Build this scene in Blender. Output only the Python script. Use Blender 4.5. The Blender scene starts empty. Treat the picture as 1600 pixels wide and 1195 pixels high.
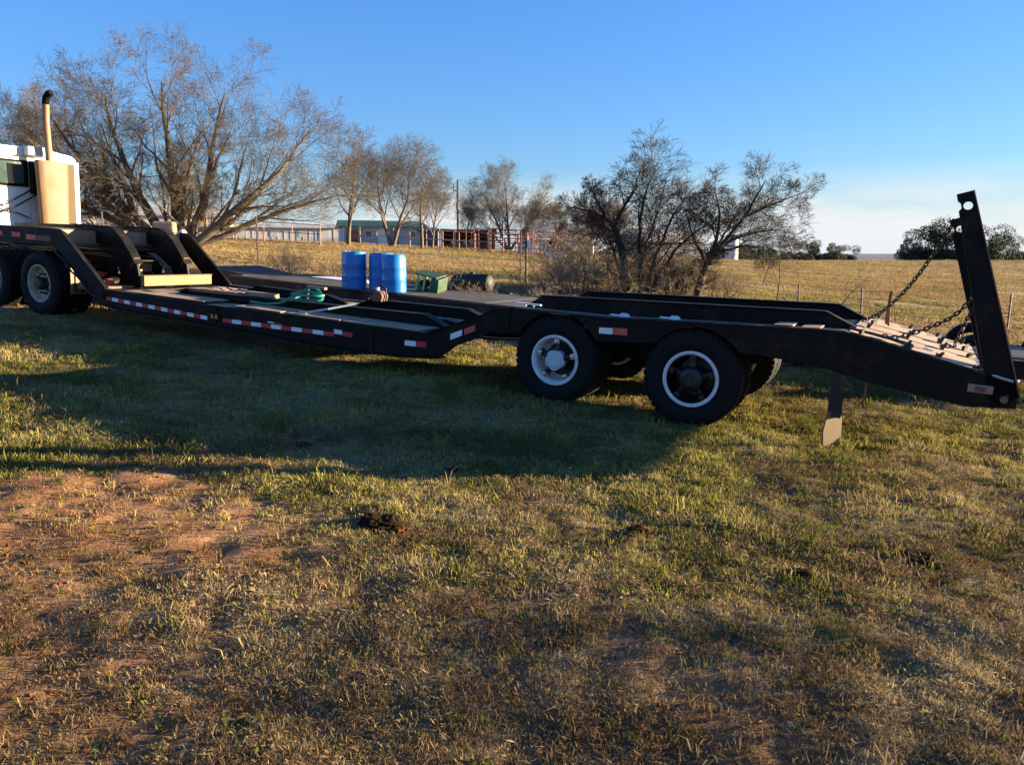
import bpy, math, random
import numpy as np
from mathutils import Vector, Matrix, Euler
from mathutils.geometry import tessellate_polygon
R = math.radians
SC = bpy.context.scene
COL = SC.collection
rnd = random.Random(7)

# ------------------------------------------------------------------ camera
cam = bpy.data.cameras.new('camera'); co = bpy.data.objects.new('camera', cam); COL.objects.link(co)
cam.sensor_width = 36; cam.lens = 36 * 1209 / 1600; cam.clip_end = 6000; cam.clip_start = .05
co.location = (0, 0, 1.65); co.rotation_euler = (R(90 - 9.05), 0, 0)
SC.camera = co
# ------------------------------------------------------------------ sky
SUN_EL, SUN_AZ = 7.0, 79.3          # azimuth clockwise from +Y
W = bpy.data.worlds.new('World'); SC.world = W; W.use_nodes = True
nt = W.node_tree; nt.nodes.clear(); N = nt.nodes.new; LK = nt.links.new
sky = N('ShaderNodeTexSky'); sky.sky_type = 'NISHITA'; sky.sun_disc = False
sky.sun_elevation = R(SUN_EL); sky.sun_rotation = R(SUN_AZ)
sky.air_density = 1.0; sky.dust_density = .15; sky.ozone_density = 2.2; sky.altitude = 300
tc = N('ShaderNodeTexCoord'); sx = N('ShaderNodeSeparateXYZ'); LK(tc.outputs['Generated'], sx.inputs[0])
mp = N('ShaderNodeMapping'); mp.inputs['Scale'].default_value = (2.2, 2.2, 11); LK(tc.outputs['Generated'], mp.inputs[0])
nz = N('ShaderNodeTexNoise'); nz.inputs['Scale'].default_value = 1.6; nz.inputs['Detail'].default_value = 7; nz.inputs['Roughness'].default_value = .55
LK(mp.outputs[0], nz.inputs['Vector'])
def ramp(src, stops, nt=nt):
    r = nt.nodes.new('ShaderNodeValToRGB'); e = r.color_ramp.elements
    while len(e) < len(stops): e.new(.5)
    for q, (p, c) in zip(e, stops):
        q.position = p; q.color = (c, c, c, 1) if isinstance(c, (int, float)) else (*c, 1)
    nt.links.new(src, r.inputs[0]); return r.outputs[0]
def mth(op, a, b, nt=nt, clamp=False):
    m = nt.nodes.new('ShaderNodeMath'); m.operation = op; m.use_clamp = clamp
    for i, v in enumerate((a, b)):
        if isinstance(v, (int, float)): m.inputs[i].default_value = v
        else: nt.links.new(v, m.inputs[i])
    return m.outputs[0]
band = ramp(sx.outputs['Z'], [(0, .7), (.03, 1), (.068, .9), (.085, .3), (.11, 0)])
cl = ramp(nz.outputs[0], [(.40, 0), (.60, 1)])
pale = ramp(sx.outputs['Z'], [(0, .85), (.03, .72), (.10, 0)])
cm = mth('MULTIPLY', mth('MULTIPLY', band, cl), .9)
hsv = N('ShaderNodeHueSaturation'); hsv.inputs['Saturation'].default_value = 1.18; hsv.inputs['Value'].default_value = 1.0
LK(sky.outputs[0], hsv.inputs['Color'])
mx = N('ShaderNodeMix'); mx.data_type = 'RGBA'; LK(cm, mx.inputs[0])
mp_ = N('ShaderNodeMix'); mp_.data_type = 'RGBA'; LK(pale, mp_.inputs[0]); mp_.inputs[7].default_value = (2.45, 2.85, 3.35, 1); LK(mp_.outputs[2], mx.inputs[6])
tint = N('ShaderNodeMix'); tint.data_type = 'RGBA'; tint.blend_type = 'MULTIPLY'; tint.inputs[0].default_value = 1; tint.inputs[7].default_value = (.80, .97, 1.40, 1)
bw = N('ShaderNodeRGBToBW'); LK(hsv.outputs[0], bw.inputs[0])
soft = mth('POWER', mth('MULTIPLY', mth('MAXIMUM', bw.outputs[0], .05), 1 / 1.27), -.32)   # eases the range between zenith and horizon
vs = N('ShaderNodeVectorMath'); vs.operation = 'SCALE'; LK(hsv.outputs[0], vs.inputs[0]); LK(soft, vs.inputs['Scale'])
LK(vs.outputs[0], tint.inputs[6]); LK(tint.outputs[2], mp_.inputs[6])
mx.inputs[7].default_value = (3.3, 3.35, 3.45, 1)
bg = N('ShaderNodeBackground'); bg.inputs[1].default_value = .052
LK(mx.outputs[2], bg.inputs[0]); ow = N('ShaderNodeOutputWorld'); LK(bg.outputs[0], ow.inputs[0])
# ------------------------------------------------------------------ sun
sl = bpy.data.lights.new('sun', 'SUN'); sl.energy = 5.0; sl.angle = R(.5); sl.color = (1, .81, .52)
so = bpy.data.objects.new('sun', sl); COL.objects.link(so)
SV = Vector((math.cos(R(SUN_EL)) * math.sin(R(SUN_AZ)), math.cos(R(SUN_EL)) * math.cos(R(SUN_AZ)), math.sin(R(SUN_EL))))
so.rotation_euler = SV.to_track_quat('Z', 'Y').to_euler(); so.location = (40, 10, 30)
SC.view_settings.view_transform = 'Standard'; SC.view_settings.look = 'None'
SC.view_settings.exposure = 2.42; SC.view_settings.gamma = 1; SC.view_settings.use_curve_mapping = False

# ------------------------------------------------------------------ numpy noise + terrain
_rs = np.random.RandomState(3); _G = _rs.rand(256, 256)
def vnoise(x, y):
    xi = np.floor(x).astype(int); yi = np.floor(y).astype(int); fx = x - xi; fy = y - yi
    fx = fx * fx * (3 - 2 * fx); fy = fy * fy * (3 - 2 * fy)
    a = _G[xi & 255, yi & 255]; b = _G[(xi + 1) & 255, yi & 255]; c = _G[xi & 255, (yi + 1) & 255]; d = _G[(xi + 1) & 255, (yi + 1) & 255]
    return (a * (1 - fx) + b * fx) * (1 - fy) + (c * (1 - fx) + d * fx) * fy
def fbm(x, y, o=4, lac=2.03, g=.5):
    s = 0; a = 1; t = 0
    for i in range(o):
        s = s + a * vnoise(x + 17.3 * i, y + 9.1 * i); t += a; a *= g; x = x * lac; y = y * lac
    return s / t
def sstep(a, b, x):
    t = np.clip((x - a) / (b - a), 0, 1); return t * t * (3 - 2 * t)
def hgt(X, Y):
    X = np.asarray(X, float); Y = np.asarray(Y, float)
    a = .07 * (-.88 * (X - 1.79) + .47 * (Y - 7.66))
    a = np.where(a > 1.8, 1.8 + 1.2 * np.tanh((a - 1.8) / 1.2), a)
    a = np.where(a < -1.6, -1.6 + 1.2 * np.tanh((a + 1.6) / 1.2), a)
    h = a + .35 * sstep(13, 27, Y)
    far = 1.32 + 1.7 * sstep(20, -60, X)
    w = sstep(50, 125, np.maximum(Y, np.abs(X) * .8))
    h = h * (1 - w) + far * w
    w2 = sstep(135, 320, np.hypot(X, Y)); h = h * (1 - w2) + 1.15 * w2
    near = 1 - sstep(14, 45, np.hypot(X, Y))
    h = h + near * (.07 * (fbm(X * .7 + 5, Y * .7 + 3, 3) - .5) + .05 * (fbm(X * 3.1, Y * 3.1, 3) - .5)) + .12 * sstep(14, 40, Y) * (1 - w) * (fbm(X * .25, Y * .25, 3) - .5)
    return h
def dirt_mask(X, Y):
    n = fbm(X * .9 + 40, Y * 1.3 + 11, 4)
    e = ((X + 3.3) / 2.35) ** 2 + ((Y - 4.25) / 1.0) ** 2
    p = sstep(1.35, .35, e + (n - .5) * 1.9)
    e2 = ((X + 4.6) / 1.2) ** 2 + ((Y - 5.2) / .35) ** 2
    p = np.maximum(p, .9 * sstep(1.3, .4, e2 + (n - .5) * 1.5))
    q = sstep(.52, .66, fbm(X * 1.35 + 70, Y * 1.35 + 31, 4)) * sstep(4.2, 2.9, Y) * .8
    e3 = ((X + 7.2) / 2.3) ** 2 + ((Y - 9.2) / .45) ** 2
    p = np.maximum(p, .55 * sstep(1.4, .3, e3 + (n - .5) * 1.5))
    return np.clip(np.maximum(p, q), 0, 1)
def green_mask(X, Y):
    n = fbm(X * .8 + 3, Y * .8 + 57, 4)
    g = sstep(5.2, 6.6, Y + (n - .5) * 2.4) * sstep(14, 10.5, Y) * (.55 + .45 * sstep(1.0, 3.2, X))
    g = np.maximum(g, .6 * sstep(4.3, 5.2, Y + (n - .5) * 1.4) * sstep(15, 10, Y))
    g = np.maximum(g, .5 * sstep(3.2, 4.4, Y + (n - .5) * 1.6) * sstep(15, 10, Y))
    return np.clip(g * (.45 + 1.1 * sstep(.3, .65, n)), 0, 1)

# ------------------------------------------------------------------ materials
def mat(name, col, rough=.6, var=.25, scale=6, metal=0, bump=0, bscale=40, spec=.5, dust=None, dustamt=0, coord='Object', detail=6):
    m = bpy.data.materials.new(name); m.use_nodes = True; t = m.node_tree
    b = t.nodes['Principled BSDF']; tc = t.nodes.new('ShaderNodeTexCoord')
    n = t.nodes.new('ShaderNodeTexNoise'); n.inputs['Scale'].default_value = scale; n.inputs['Detail'].default_value = detail
    n.inputs['Roughness'].default_value = .65
    t.links.new(tc.outputs[coord], n.inputs['Vector'])
    lo = [max(0, c * (1 - var)) for c in col]; hi = [min(1, c * (1 + var)) for c in col]
    c = ramp(n.outputs[0], [(.3, tuple(lo)), (.7, tuple(hi))], t)
    if dust:
        n2 = t.nodes.new('ShaderNodeTexNoise'); n2.inputs['Scale'].default_value = scale * .6; n2.inputs['Detail'].default_value = 9
        n2.inputs['Roughness'].default_value = .72
        t.links.new(tc.outputs[coord], n2.inputs['Vector'])
        f = ramp(n2.outputs[0], [(.62 - dustamt * .5, 0), (.78 - dustamt * .35, 1)], t)
        x = t.nodes.new('ShaderNodeMix'); x.data_type = 'RGBA'
        t.links.new(mth('MULTIPLY', f, min(1, .25 + dustamt), t), x.inputs[0]); t.links.new(c, x.inputs[6]); x.inputs[7].default_value = (*dust, 1); c = x.outputs[2]
    t.links.new(c, b.inputs['Base Color'])
    rr = ramp(n.outputs[0], [(.3, max(.05, rough - .12)), (.7, min(1, rough + .12))], t); t.links.new(rr, b.inputs['Roughness'])
    b.inputs['Metallic'].default_value = metal; b.inputs['Specular IOR Level'].default_value = spec
    if bump:
        n3 = t.nodes.new('ShaderNodeTexNoise'); n3.inputs['Scale'].default_value = bscale; n3.inputs['Detail'].default_value = 5
        t.links.new(tc.outputs[coord], n3.inputs['Vector'])
        bp = t.nodes.new('ShaderNodeBump'); bp.inputs['Strength'].default_value = bump; bp.inputs['Distance'].default_value = .01
        t.links.new(n3.outputs[0], bp.inputs['Height']); t.links.new(bp.outputs[0], b.inputs['Normal'])
    return m
M = {}
M['black'] = mat('black_paint', (.006, .0055, .0055), .55, .4, 5, dust=(.06, .036, .025), dustamt=.22, bump=.25, bscale=9, spec=.13)
M['blackd'] = mat('dusty_black_steel', (.014, .012, .012), .6, .4, 4, dust=(.15, .11, .08), dustamt=.24, bump=.25, bscale=12, spec=.3)
M['deck'] = mat('dusty_deck_steel', (.31, .215, .14), .75, .3, 3, dust=(.06, .045, .04), dustamt=.12, bump=.3, bscale=25, spec=.15)
M['tail'] = mat('worn_beavertail_plate', (.32, .22, .14), .6, .18, 2.5, dust=(.13, .085, .06), dustamt=.05, bump=.2, bscale=18)
M['decking'] = mat('dark_worn_deck', (.035, .03, .027), .8, .4, 3, dust=(.16, .12, .085), dustamt=.14, bump=.3, bscale=20)
M['rust'] = mat('rusty_steel', (.17, .075, .045), .75, .4, 8, dust=(.05, .03, .025), dustamt=.15, bump=.3)
M['redp'] = mat('red_frame_paint', (.42, .095, .05), .6, .25, 6, dust=(.12, .06, .04), dustamt=.12)
M['tyre'] = mat('tyre_rubber', (.007, .007, .008), .8, .35, 8, dust=(.025, .021, .019), dustamt=.10, bump=.2, spec=.2)
M['rimw'] = mat('white_rim_paint', (.60, .62, .64), .5, .14, 10, dust=(.2, .13, .08), dustamt=.14)
M['rimb'] = mat('dark_hub', (.009, .009, .010), .45, .4, 14, dust=(.05, .038, .03), dustamt=.12)
M['rimt'] = mat('tan_rim', (.36, .29, .21), .6, .25, 8, dust=(.1, .07, .05), dustamt=.12)
M['hubgrey'] = mat('grey_hub_cap', (.45, .50, .56), .4, .12, 8)
M['chrome'] = mat('bare_metal', (.5, .5, .5), .3, .15, 20, metal=1)
M['white'] = mat('white_paint', (.78, .77, .74), .4, .05, 3, dust=(.5, .45, .38), dustamt=.05)
M['cream'] = mat('cream_heat_shield', (.15, .088, .036), .6, .16, 2, dust=(.09, .05, .022), dustamt=.08)
M['stackm'] = mat('tan_exhaust', (.22, .13, .065), .5, .2, 3, dust=(.12, .08, .05), dustamt=.1)
M['soot'] = mat('sooty_pipe', (.009, .008, .008), .9, .3, 10, spec=.05)
M['glass'] = mat('tinted_glass', (.03, .06, .055), .08, .2, 2, spec=.8)
M['refr'] = mat('red_reflector', (.50, .018, .035), .4, .12, 30)
M['refw'] = mat('white_reflector', (.72, .74, .78), .4, .08, 30, dust=(.35, .33, .33), dustamt=.06)
M['refo'] = mat('orange_reflector', (.55, .085, .05), .4, .12, 30)
M['panel'] = mat('shaded_cab_back', (.085, .058, .034), .7, .25, 2, spec=.2, dust=(.15, .11, .07), dustamt=.15)  # brown that paints the heat shield's shade onto the cab back
M['lensold'] = mat('faded_beige_panel', (.24, .18, .13), .5, .2, 20, dust=(.15, .1, .09), dustamt=.1)
M['amber'] = mat('amber_lens', (.55, .22, .03), .3, .15, 30)
M['blue'] = mat('blue_plastic', (.003, .16, .50), .38, .12, 3, bump=.08, bscale=8)
M['hose'] = mat('green_hose', (.012, .16, .11), .4, .2, 10)
M['timber'] = mat('yellow_timber', (.20, .13, .06), .75, .22, 6, dust=(.14, .085, .04), dustamt=.08, bump=.3)
M['wood'] = mat('grey_wood', (.26, .19, .13), .8, .3, 8, bump=.3)
M['greenp'] = mat('green_machine_paint', (.016, .05, .016), .55, .3, 8, dust=(.12, .1, .05), dustamt=.1)
M['greenl'] = mat('pale_green_paint', (.20, .34, .11), .55, .2, 8)
M['blackpl'] = mat('black_plastic', (.012, .013, .016), .6, .3, 4, spec=.3, dust=(.05, .04, .03), dustamt=.15)
M['chain'] = mat('dark_chain', (.03, .024, .02), .6, .4, 20, dust=(.16, .10, .06), dustamt=.12)
M['pipe'] = mat('pale_rust_pipe', (.36, .20, .15), .75, .25, 5, dust=(.42, .3, .23), dustamt=.1)
M['pipered'] = mat('rust_red_pipe', (.17, .065, .048), .75, .25, 5)
M['tpost'] = mat('weathered_post', (.09, .065, .05), .8, .3, 8)
M['wire'] = mat('fence_wire', (.16, .12, .10), .6, .2, 8)
M['bwall'] = mat('pale_metal_wall', (.58, .53, .50), .6, .1, .6)
M['broof'] = mat('pale_metal_roof', (.48, .43, .38), .8, .1, .6, spec=.08)
M['groof'] = mat('green_roof', (.46, .40, .17), .9, .2, 1.5, spec=.05)
M['hwall'] = mat('pale_siding', (.50, .48, .45), .7, .15, 1)
M['grwall'] = mat('grey_siding', (.22, .22, .24), .7, .15, 1)
M['dredroof'] = mat('dark_red_roof', (.075, .025, .025), .7, .25, 1.5)
M['dredwall'] = mat('dark_red_wall', (.14, .05, .04), .8, .3, 1.5)
M['bark'] = mat('grey_bark', (.115, .085, .06), .9, .4, 5, bump=.6, bscale=14)
M['twig'] = mat('tan_twigs', (.10, .073, .048), .9, .25, 3)
M['twigg'] = mat('grey_twigs', (.09, .068, .052), .9, .25, 3)
M['barkd'] = mat('dark_bark', (.038, .029, .023), .9, .4, 7, bump=.6, bscale=16)
M['twigd'] = mat('dark_twigs', (.042, .032, .025), .9, .3, 3)
M['twigr'] = mat('russet_twigs', (.15, .065, .036), .9, .25, 3)
M['brush'] = mat('dry_brush', (.22, .165, .11), .9, .3, 3)
M['leafd'] = mat('evergreen_leaf', (.028, .045, .018), .8, .45, 1.2)
M['leafo'] = mat('olive_leaf', (.06, .075, .03), .8, .4, 1.2)
M['clod'] = mat('dark_clod', (.030, .017, .010), 1, .5, 9, bump=.8, bscale=30, spec=.02)
M['clodr'] = mat('red_clod', (.16, .06, .022), 1, .5, 9, bump=.8, bscale=30, spec=.02)
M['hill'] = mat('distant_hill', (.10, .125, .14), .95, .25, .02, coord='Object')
M['polem'] = mat('pole_wood', (.07, .055, .045), .85, .3, 4)
M['tarp'] = mat('grey_tarp', (.06, .06, .065), .6, .35, 1.5, bump=.4, bscale=4)
M['cap'] = mat('pale_end_cap', (.55, .52, .5), .6, .12, 3)
M['silver'] = mat('galvanised', (.42, .44, .46), .5, .15, 2)

# ------------------------------------------------------------------ object helpers
def link(o, parent=None):
    COL.objects.link(o)
    if parent: o.parent = parent
    return o
def tag(o, label=None, cat=None, group=None, kind=None):
    if label: o['label'] = label
    if cat: o['category'] = cat
    if group: o['group'] = group
    if kind: o['kind'] = kind
    return o
def empty(name, loc=(0, 0, 0), rot=(0, 0, 0), parent=None):
    o = bpy.data.objects.new(name, None); o.location = loc; o.rotation_euler = rot; o.empty_display_size = .2
    return link(o, parent)
class MB:
    def __init__(s): s.v = []; s.f = []
    def add(s, vs, fs):
        k = len(s.v); s.v += [tuple(p) for p in vs]; s.f += [tuple(i + k for i in f) for f in fs]; return s
    def box(s, c, d, rot=None):
        hx, hy, hz = d[0] / 2, d[1] / 2, d[2] / 2
        P = [Vector((x * hx, y * hy, z * hz)) for x in (-1, 1) for y in (-1, 1) for z in (-1, 1)]
        if rot is not None: P = [Euler(rot).to_matrix() @ p for p in P]
        C = Vector(c)
        return s.add([p + C for p in P], [(0, 1, 3, 2), (4, 6, 7, 5), (0, 4, 5, 1), (2, 3, 7, 6), (0, 2, 6, 4), (1, 5, 7, 3)])
    def rng(s, x0, x1, y0, y1, z0, z1): return s.box(((x0 + x1) / 2, (y0 + y1) / 2, (z0 + z1) / 2), (x1 - x0, y1 - y0, z1 - z0))
    def prism(s, loops, a0, a1, axis='y'):
        """loops of (u,v): axis y -> (x,z); axis x -> (y,z); axis z -> (x,y)"""
        if not isinstance(loops[0][0], (tuple, list)): loops = [loops]
        def P(u, v, a):
            return (u, a, v) if axis == 'y' else ((a, u, v) if axis == 'x' else (u, v, a))
        tris = tessellate_polygon([[Vector((u, v, 0)) for u, v in L] for L in loops])
        flat = [q for L in loops for q in L]; n = len(flat)
        vs = [P(u, v, a0) for u, v in flat] + [P(u, v, a1) for u, v in flat]
        fs = [tuple(t) for t in tris] + [tuple(i + n for i in reversed(t)) for t in tris]
        o = 0
        for L in loops:
            m = len(L)
            for i in range(m):
                j = (i + 1) % m; fs.append((o + i, o + j, o + j + n, o + i + n))
            o += m
        return s.add(vs, fs)
    def tube(s, pts, r, k=8, caps=True):
        pts = [Vector(p) for p in pts]; n = len(pts)
        rs = r if isinstance(r, (list, tuple)) else [r] * n
        vs = []; up = None
        for i in range(n):
            t = (pts[min(i + 1, n - 1)] - pts[max(i - 1, 0)]).normalized()
            if up is None: up = t.orthogonal().normalized()
            a = (up - t * up.dot(t))
            a = a.normalized() if a.length > 1e-6 else t.orthogonal().normalized()
            up = a; b = t.cross(a)
            for q in range(k):
                w = 2 * math.pi * q / k; vs.append(pts[i] + (a * math.cos(w) + b * math.sin(w)) * rs[i])
        fs = [(i * k + q, i * k + (q + 1) % k, (i + 1) * k + (q + 1) % k, (i + 1) * k + q) for i in range(n - 1) for q in range(k)]
        if caps: fs += [tuple(range(k - 1, -1, -1)), tuple((n - 1) * k + q for q in range(k))]
        return s.add(vs, fs)
    def lathe(s, prof, k=32, axis='z', c=(0, 0, 0)):
        """prof of (radius, height)"""
        vs = []; n = len(prof)
        for r, h in prof:
            for q in range(k):
                w = 2 * math.pi * q / k; x, y = r * math.cos(w), r * math.sin(w)
                p = (x, y, h) if axis == 'z' else ((x, h, y) if axis == 'y' else (h, x, y))
                vs.append((p[0] + c[0], p[1] + c[1], p[2] + c[2]))
        fs = [(i * k + q, i * k + (q + 1) % k, (i + 1) * k + (q + 1) % k, (i + 1) * k + q) for i in range(n - 1) for q in range(k)]
        return s.add(vs, fs)
    def mesh(s, name, m, smooth=False):
        me = bpy.data.meshes.new(name); me.from_pydata(s.v, [], s.f); me.materials.append(m); me.validate()
        import bmesh
        bm = bmesh.new(); bm.from_mesh(me); bmesh.ops.recalc_face_normals(bm, faces=bm.faces); bm.to_mesh(me); bm.free()
        if smooth:
            me.polygons.foreach_set('use_smooth', [True] * len(me.polygons))
            try: me.set_sharp_from_angle(angle=R(38))
            except Exception: pass
        return me
    def build(s, name, m, parent=None, smooth=False, bevel=0):
        o = link(bpy.data.objects.new(name, s.mesh(name, m, smooth)), parent)
        if bevel:
            b = o.modifiers.new('edge', 'BEVEL'); b.width = bevel; b.segments = 2; b.limit_method = 'ANGLE'; b.angle_limit = R(35)
        return o
def inst(name, me, parent=None, loc=(0, 0, 0), rot=(0, 0, 0), scl=(1, 1, 1)):
    o = bpy.data.objects.new(name, me); o.location = loc; o.rotation_euler = rot; o.scale = scl; return link(o, parent)
def copy_tree(o, parent=None):
    kids = [c for c in COL.objects if c.parent == o]
    c = o.copy(); COL.objects.link(c)
    if parent: c.parent = parent
    for k in kids: copy_tree(k, c)
    return c
def np_mesh(name, verts, quads, m, smooth=True):
    me = bpy.data.meshes.new(name); nv, nf, k = len(verts), len(quads), quads.shape[1]
    me.vertices.add(nv); me.vertices.foreach_set('co', np.asarray(verts, np.float32).ravel())
    me.loops.add(nf * k); me.loops.foreach_set('vertex_index', np.asarray(quads, np.int32).ravel())
    me.polygons.add(nf); me.polygons.foreach_set('loop_start', np.arange(0, nf * k, k, dtype=np.int32))
    me.polygons.foreach_set('loop_total', np.full(nf, k, np.int32))
    if smooth: me.polygons.foreach_set('use_smooth', np.ones(nf, bool))
    if m: me.materials.append(m)
    me.update(calc_edges=True); return me

# ------------------------------------------------------------------ ground
def axis_pts(lo, hi, flo, fhi, step, gr=1.12):
    f = list(np.arange(flo, fhi + 1e-6, step)); a = []; d = step; x = f[-1]
    while x < hi: d = min(d * gr, 60); x += d; a.append(x)
    b = []; d = step; x = f[0]
    while x > lo: d = min(d * gr, 60); x -= d; b.append(x)
    return np.array(b[::-1] + f + a)
gx = axis_pts(-2200, 2200, -7, 7, .06, 1.05); gy = axis_pts(-160, 2600, 1.2, 11.5, .06, 1.05)
GX, GY = np.meshgrid(gx, gy); GZ = hgt(GX, GY)
nr = 1 - sstep(9, 13, np.hypot(GX, GY))
GZ = GZ + nr * ((fbm(GX * 9, GY * 9, 3) - .5) * .035)
dm = dirt_mask(GX, GY); GZ = GZ + nr * dm * ((fbm(GX * 6 + 9, GY * 7 + 2, 4) - .5) * .03 + (fbm(GX * 14 + 3, GY * 14 + 8, 3) - .5) * .025)
nxn, nyn = len(gx), len(gy)
idx = np.arange(nxn * nyn).reshape(nyn, nxn)
quads = np.stack([idx[:-1, :-1], idx[:-1, 1:], idx[1:, 1:], idx[1:, :-1]], -1).reshape(-1, 4)
gm = bpy.data.materials.new('ground_soil'); gm.use_nodes = True; t = gm.node_tree; b = t.nodes['Principled BSDF']
geo = t.nodes.new('ShaderNodeNewGeometry')
def gn_noise(sc, det=8, rough=.6, vec=None):
    n = t.nodes.new('ShaderNodeTexNoise'); n.inputs['Scale'].default_value = sc; n.inputs['Detail'].default_value = det; n.inputs['Roughness'].default_value = rough
    t.links.new(vec or geo.outputs['Position'], n.inputs['Vector']); return n.outputs[0]
def attr(n):
    a = t.nodes.new('ShaderNodeAttribute'); a.attribute_name = n; return a.outputs['Fac']
def mixc(f, a, c):
    x = t.nodes.new('ShaderNodeMix'); x.data_type = 'RGBA'
    for i, v in ((0, f), (6, a), (7, c)):
        if isinstance(v, tuple): x.inputs[i].default_value = (*v, 1)
        elif isinstance(v, (int, float)): x.inputs[i].default_value = v
        else: t.links.new(v, x.inputs[i])
    return x.outputs[2]
thatch = ramp(gn_noise(14), [(.25, (.08, .054, .032)), (.5, (.18, .125, .07)), (.75, (.31, .22, .125))], t)
red = ramp(gn_noise(5), [(.3, (.17, .075, .033)), (.55, (.30, .145, .066)), (.8, (.40, .225, .115))], t)
grn = ramp(gn_noise(9), [(.3, (.03, .038, .012)), (.7, (.095, .098, .032))], t)
mpx = t.nodes.new('ShaderNodeMapping'); mpx.inputs['Scale'].default_value = (.09, .14, 1); t.links.new(geo.outputs['Position'], mpx.inputs[0])
fld = ramp(gn_noise(1.0, 9, .62, mpx.outputs[0]), [(.28, (.24, .16, .08)), (.45, (.30, .205, .10)), (.6, (.34, .235, .12)), (.75, (.29, .22, .10))], t)
fld2 = mixc(mth('MULTIPLY', gn_noise(2.5, 8), .4, t), fld, (.19, .13, .075))
c = mixc(attr('green'), thatch, grn); c = mixc(attr('field'), c, fld2); c = mixc(attr('dirt'), c, red)
t.links.new(c, b.inputs['Base Color']); b.inputs['Roughness'].default_value = .95; b.inputs['Specular IOR Level'].default_value = .15
bp = t.nodes.new('ShaderNodeBump'); bp.inputs['Strength'].default_value = .8; bp.inputs['Distance'].default_value = .02
t.links.new(gn_noise(35, 6, .7), bp.inputs['Height']); t.links.new(bp.outputs[0], b.inputs['Normal'])
gme = np_mesh('ground', np.stack([GX, GY, GZ], -1).reshape(-1, 3), quads, gm)
for nme, arr in (('dirt', dm), ('green', green_mask(GX, GY)), ('field', sstep(11.5, 15, GY + (fbm(GX * .5, GY * .5, 3) - .5) * 3))):
    a = gme.attributes.new(nme, 'FLOAT', 'POINT'); a.data.foreach_set('value', arr.astype(np.float32).ravel())
tag(link(bpy.data.objects.new('ground', gme)), 'sloping pasture of dormant grass with bare red dirt', kind='structure')
def gz(x, y): return float(hgt(x, y))

# distant ridge
hx = np.linspace(-900, 1500, 120); hv = []; hf = []
for i, x in enumerate(hx):
    top = 4.5 + 4.0 * fbm(np.array(x * .004 + 3), np.array(2.2), 3)
    top += 1.0
    hv += [(x, 900, 0), (x, 960, float(top)), (x, 1040, float(top) * .98), (x, 1150, 0)]
for i in range(len(hx) - 1):
    for k in range(3): hf.append((i * 4 + k, (i + 1) * 4 + k, (i + 1) * 4 + k + 1, i * 4 + k + 1))
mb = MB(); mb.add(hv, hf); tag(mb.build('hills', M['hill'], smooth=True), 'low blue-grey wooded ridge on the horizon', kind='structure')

# ------------------------------------------------------------------ lowboy trailer
TROOT = (Vector((1.79, 7.66, 0)), (0, R(4), R(-28)))
TM = Matrix.Translation(TROOT[0]) @ Euler(TROOT[1]).to_matrix().to_4x4()
def T(x, y, z): return TM @ Vector((x, y, z))
tr = empty('lowboy_trailer', TROOT[0], TROOT[1])
tag(tr, 'long black drop-deck lowboy trailer with gooseneck and raised ramp parked on grass', 'trailer')
def arc(cx, cz, r, a0, a1, n=14): return [(cx + r * math.cos(R(a0 + (a1 - a0) * i / n)), cz + r * math.sin(R(a0 + (a1 - a0) * i / n))) for i in range(n + 1)]
TOP = [(-9.2, .55), (-7, .53), (-5, .548), (-3.19, .556), (-2.47, .85), (-2.33, .925), (-2.1, .965), (-1.05, .975), (0, 1.03), (1.1, 1.085), (1.36, 1.088), (1.65, 1.03), (2.50, .85), (2.70, .805)]
BOT = [(2.72, .60), (2.34, .565), (1.57, .662), (1.15, .748), (.62, .785)]
side = TOP + BOT + arc(-.01, .45, .535, 38, 142) + [(-.75, .75), (-.98, .722)] + arc(-1.53, .44, .535, 32, 148) + [(-2.05, .695), (-2.36, .672), (-2.81, .46), (-3.02, .305), (-3.6, .25), (-4.6, .225), (-6.8, .27), (-8.9, .30), (-9.36, .345)]
for y0 in (0, 2.41):
    MB().prism(side, y0, y0 + .045).build('side_beam', M['black'], tr, bevel=.006)
def strip_on_top(x0, x1, y0, y1, th, off=.0, src=TOP):
    xs = [p[0] for p in src]
    pts = [(x0, np.interp(x0, xs, [p[1] for p in src]))] + [p for p in src if x0 < p[0] < x1] + [(x1, np.interp(x1, xs, [p[1] for p in src]))]
    up = [(x, z + off + th) for x, z in pts]; dn = [(x, z + off) for x, z in reversed(pts)]
    return [(x, float(z)) for x, z in up + dn]
# flanges: the worn light edge along the side beams
for y0 in (-.018, 2.33):
    MB().prism(strip_on_top(-9.15, -3.25, 0, 0, .012, .002), y0, y0 + .14).build('edge_flange', M['blackd'], tr)
    MB().prism(strip_on_top(-3.2, -2.1, 0, 0, .012, .002), y0, y0 + .14).build('edge_flange', M['black'], tr)
    MB().prism(strip_on_top(-2.08, 1.33, 0, 0, .012, .002), y0, y0 + .12).build('edge_flange', M['blackd'], tr)
    MB().prism([(-9.3, .335), (-8.9, .29), (-6.8, .26), (-4.6, .215), (-3.6, .24), (-3.02, .295), (-3.02, .275), (-3.6, .22), (-4.6, .195), (-6.8, .24), (-8.9, .27), (-9.3, .315)], y0, y0 + .16).build('bottom_flange', M['black'], tr)
# side stiffeners
for x, z0, z1 in ((-2.14, .70, .95), (-4.02, .24, .53), (-6.75, .285, .515)):
    MB().rng(x - .02, x + .02, -.012, -.002, z0, z1).build('stiffener', M['black'], tr)
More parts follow.
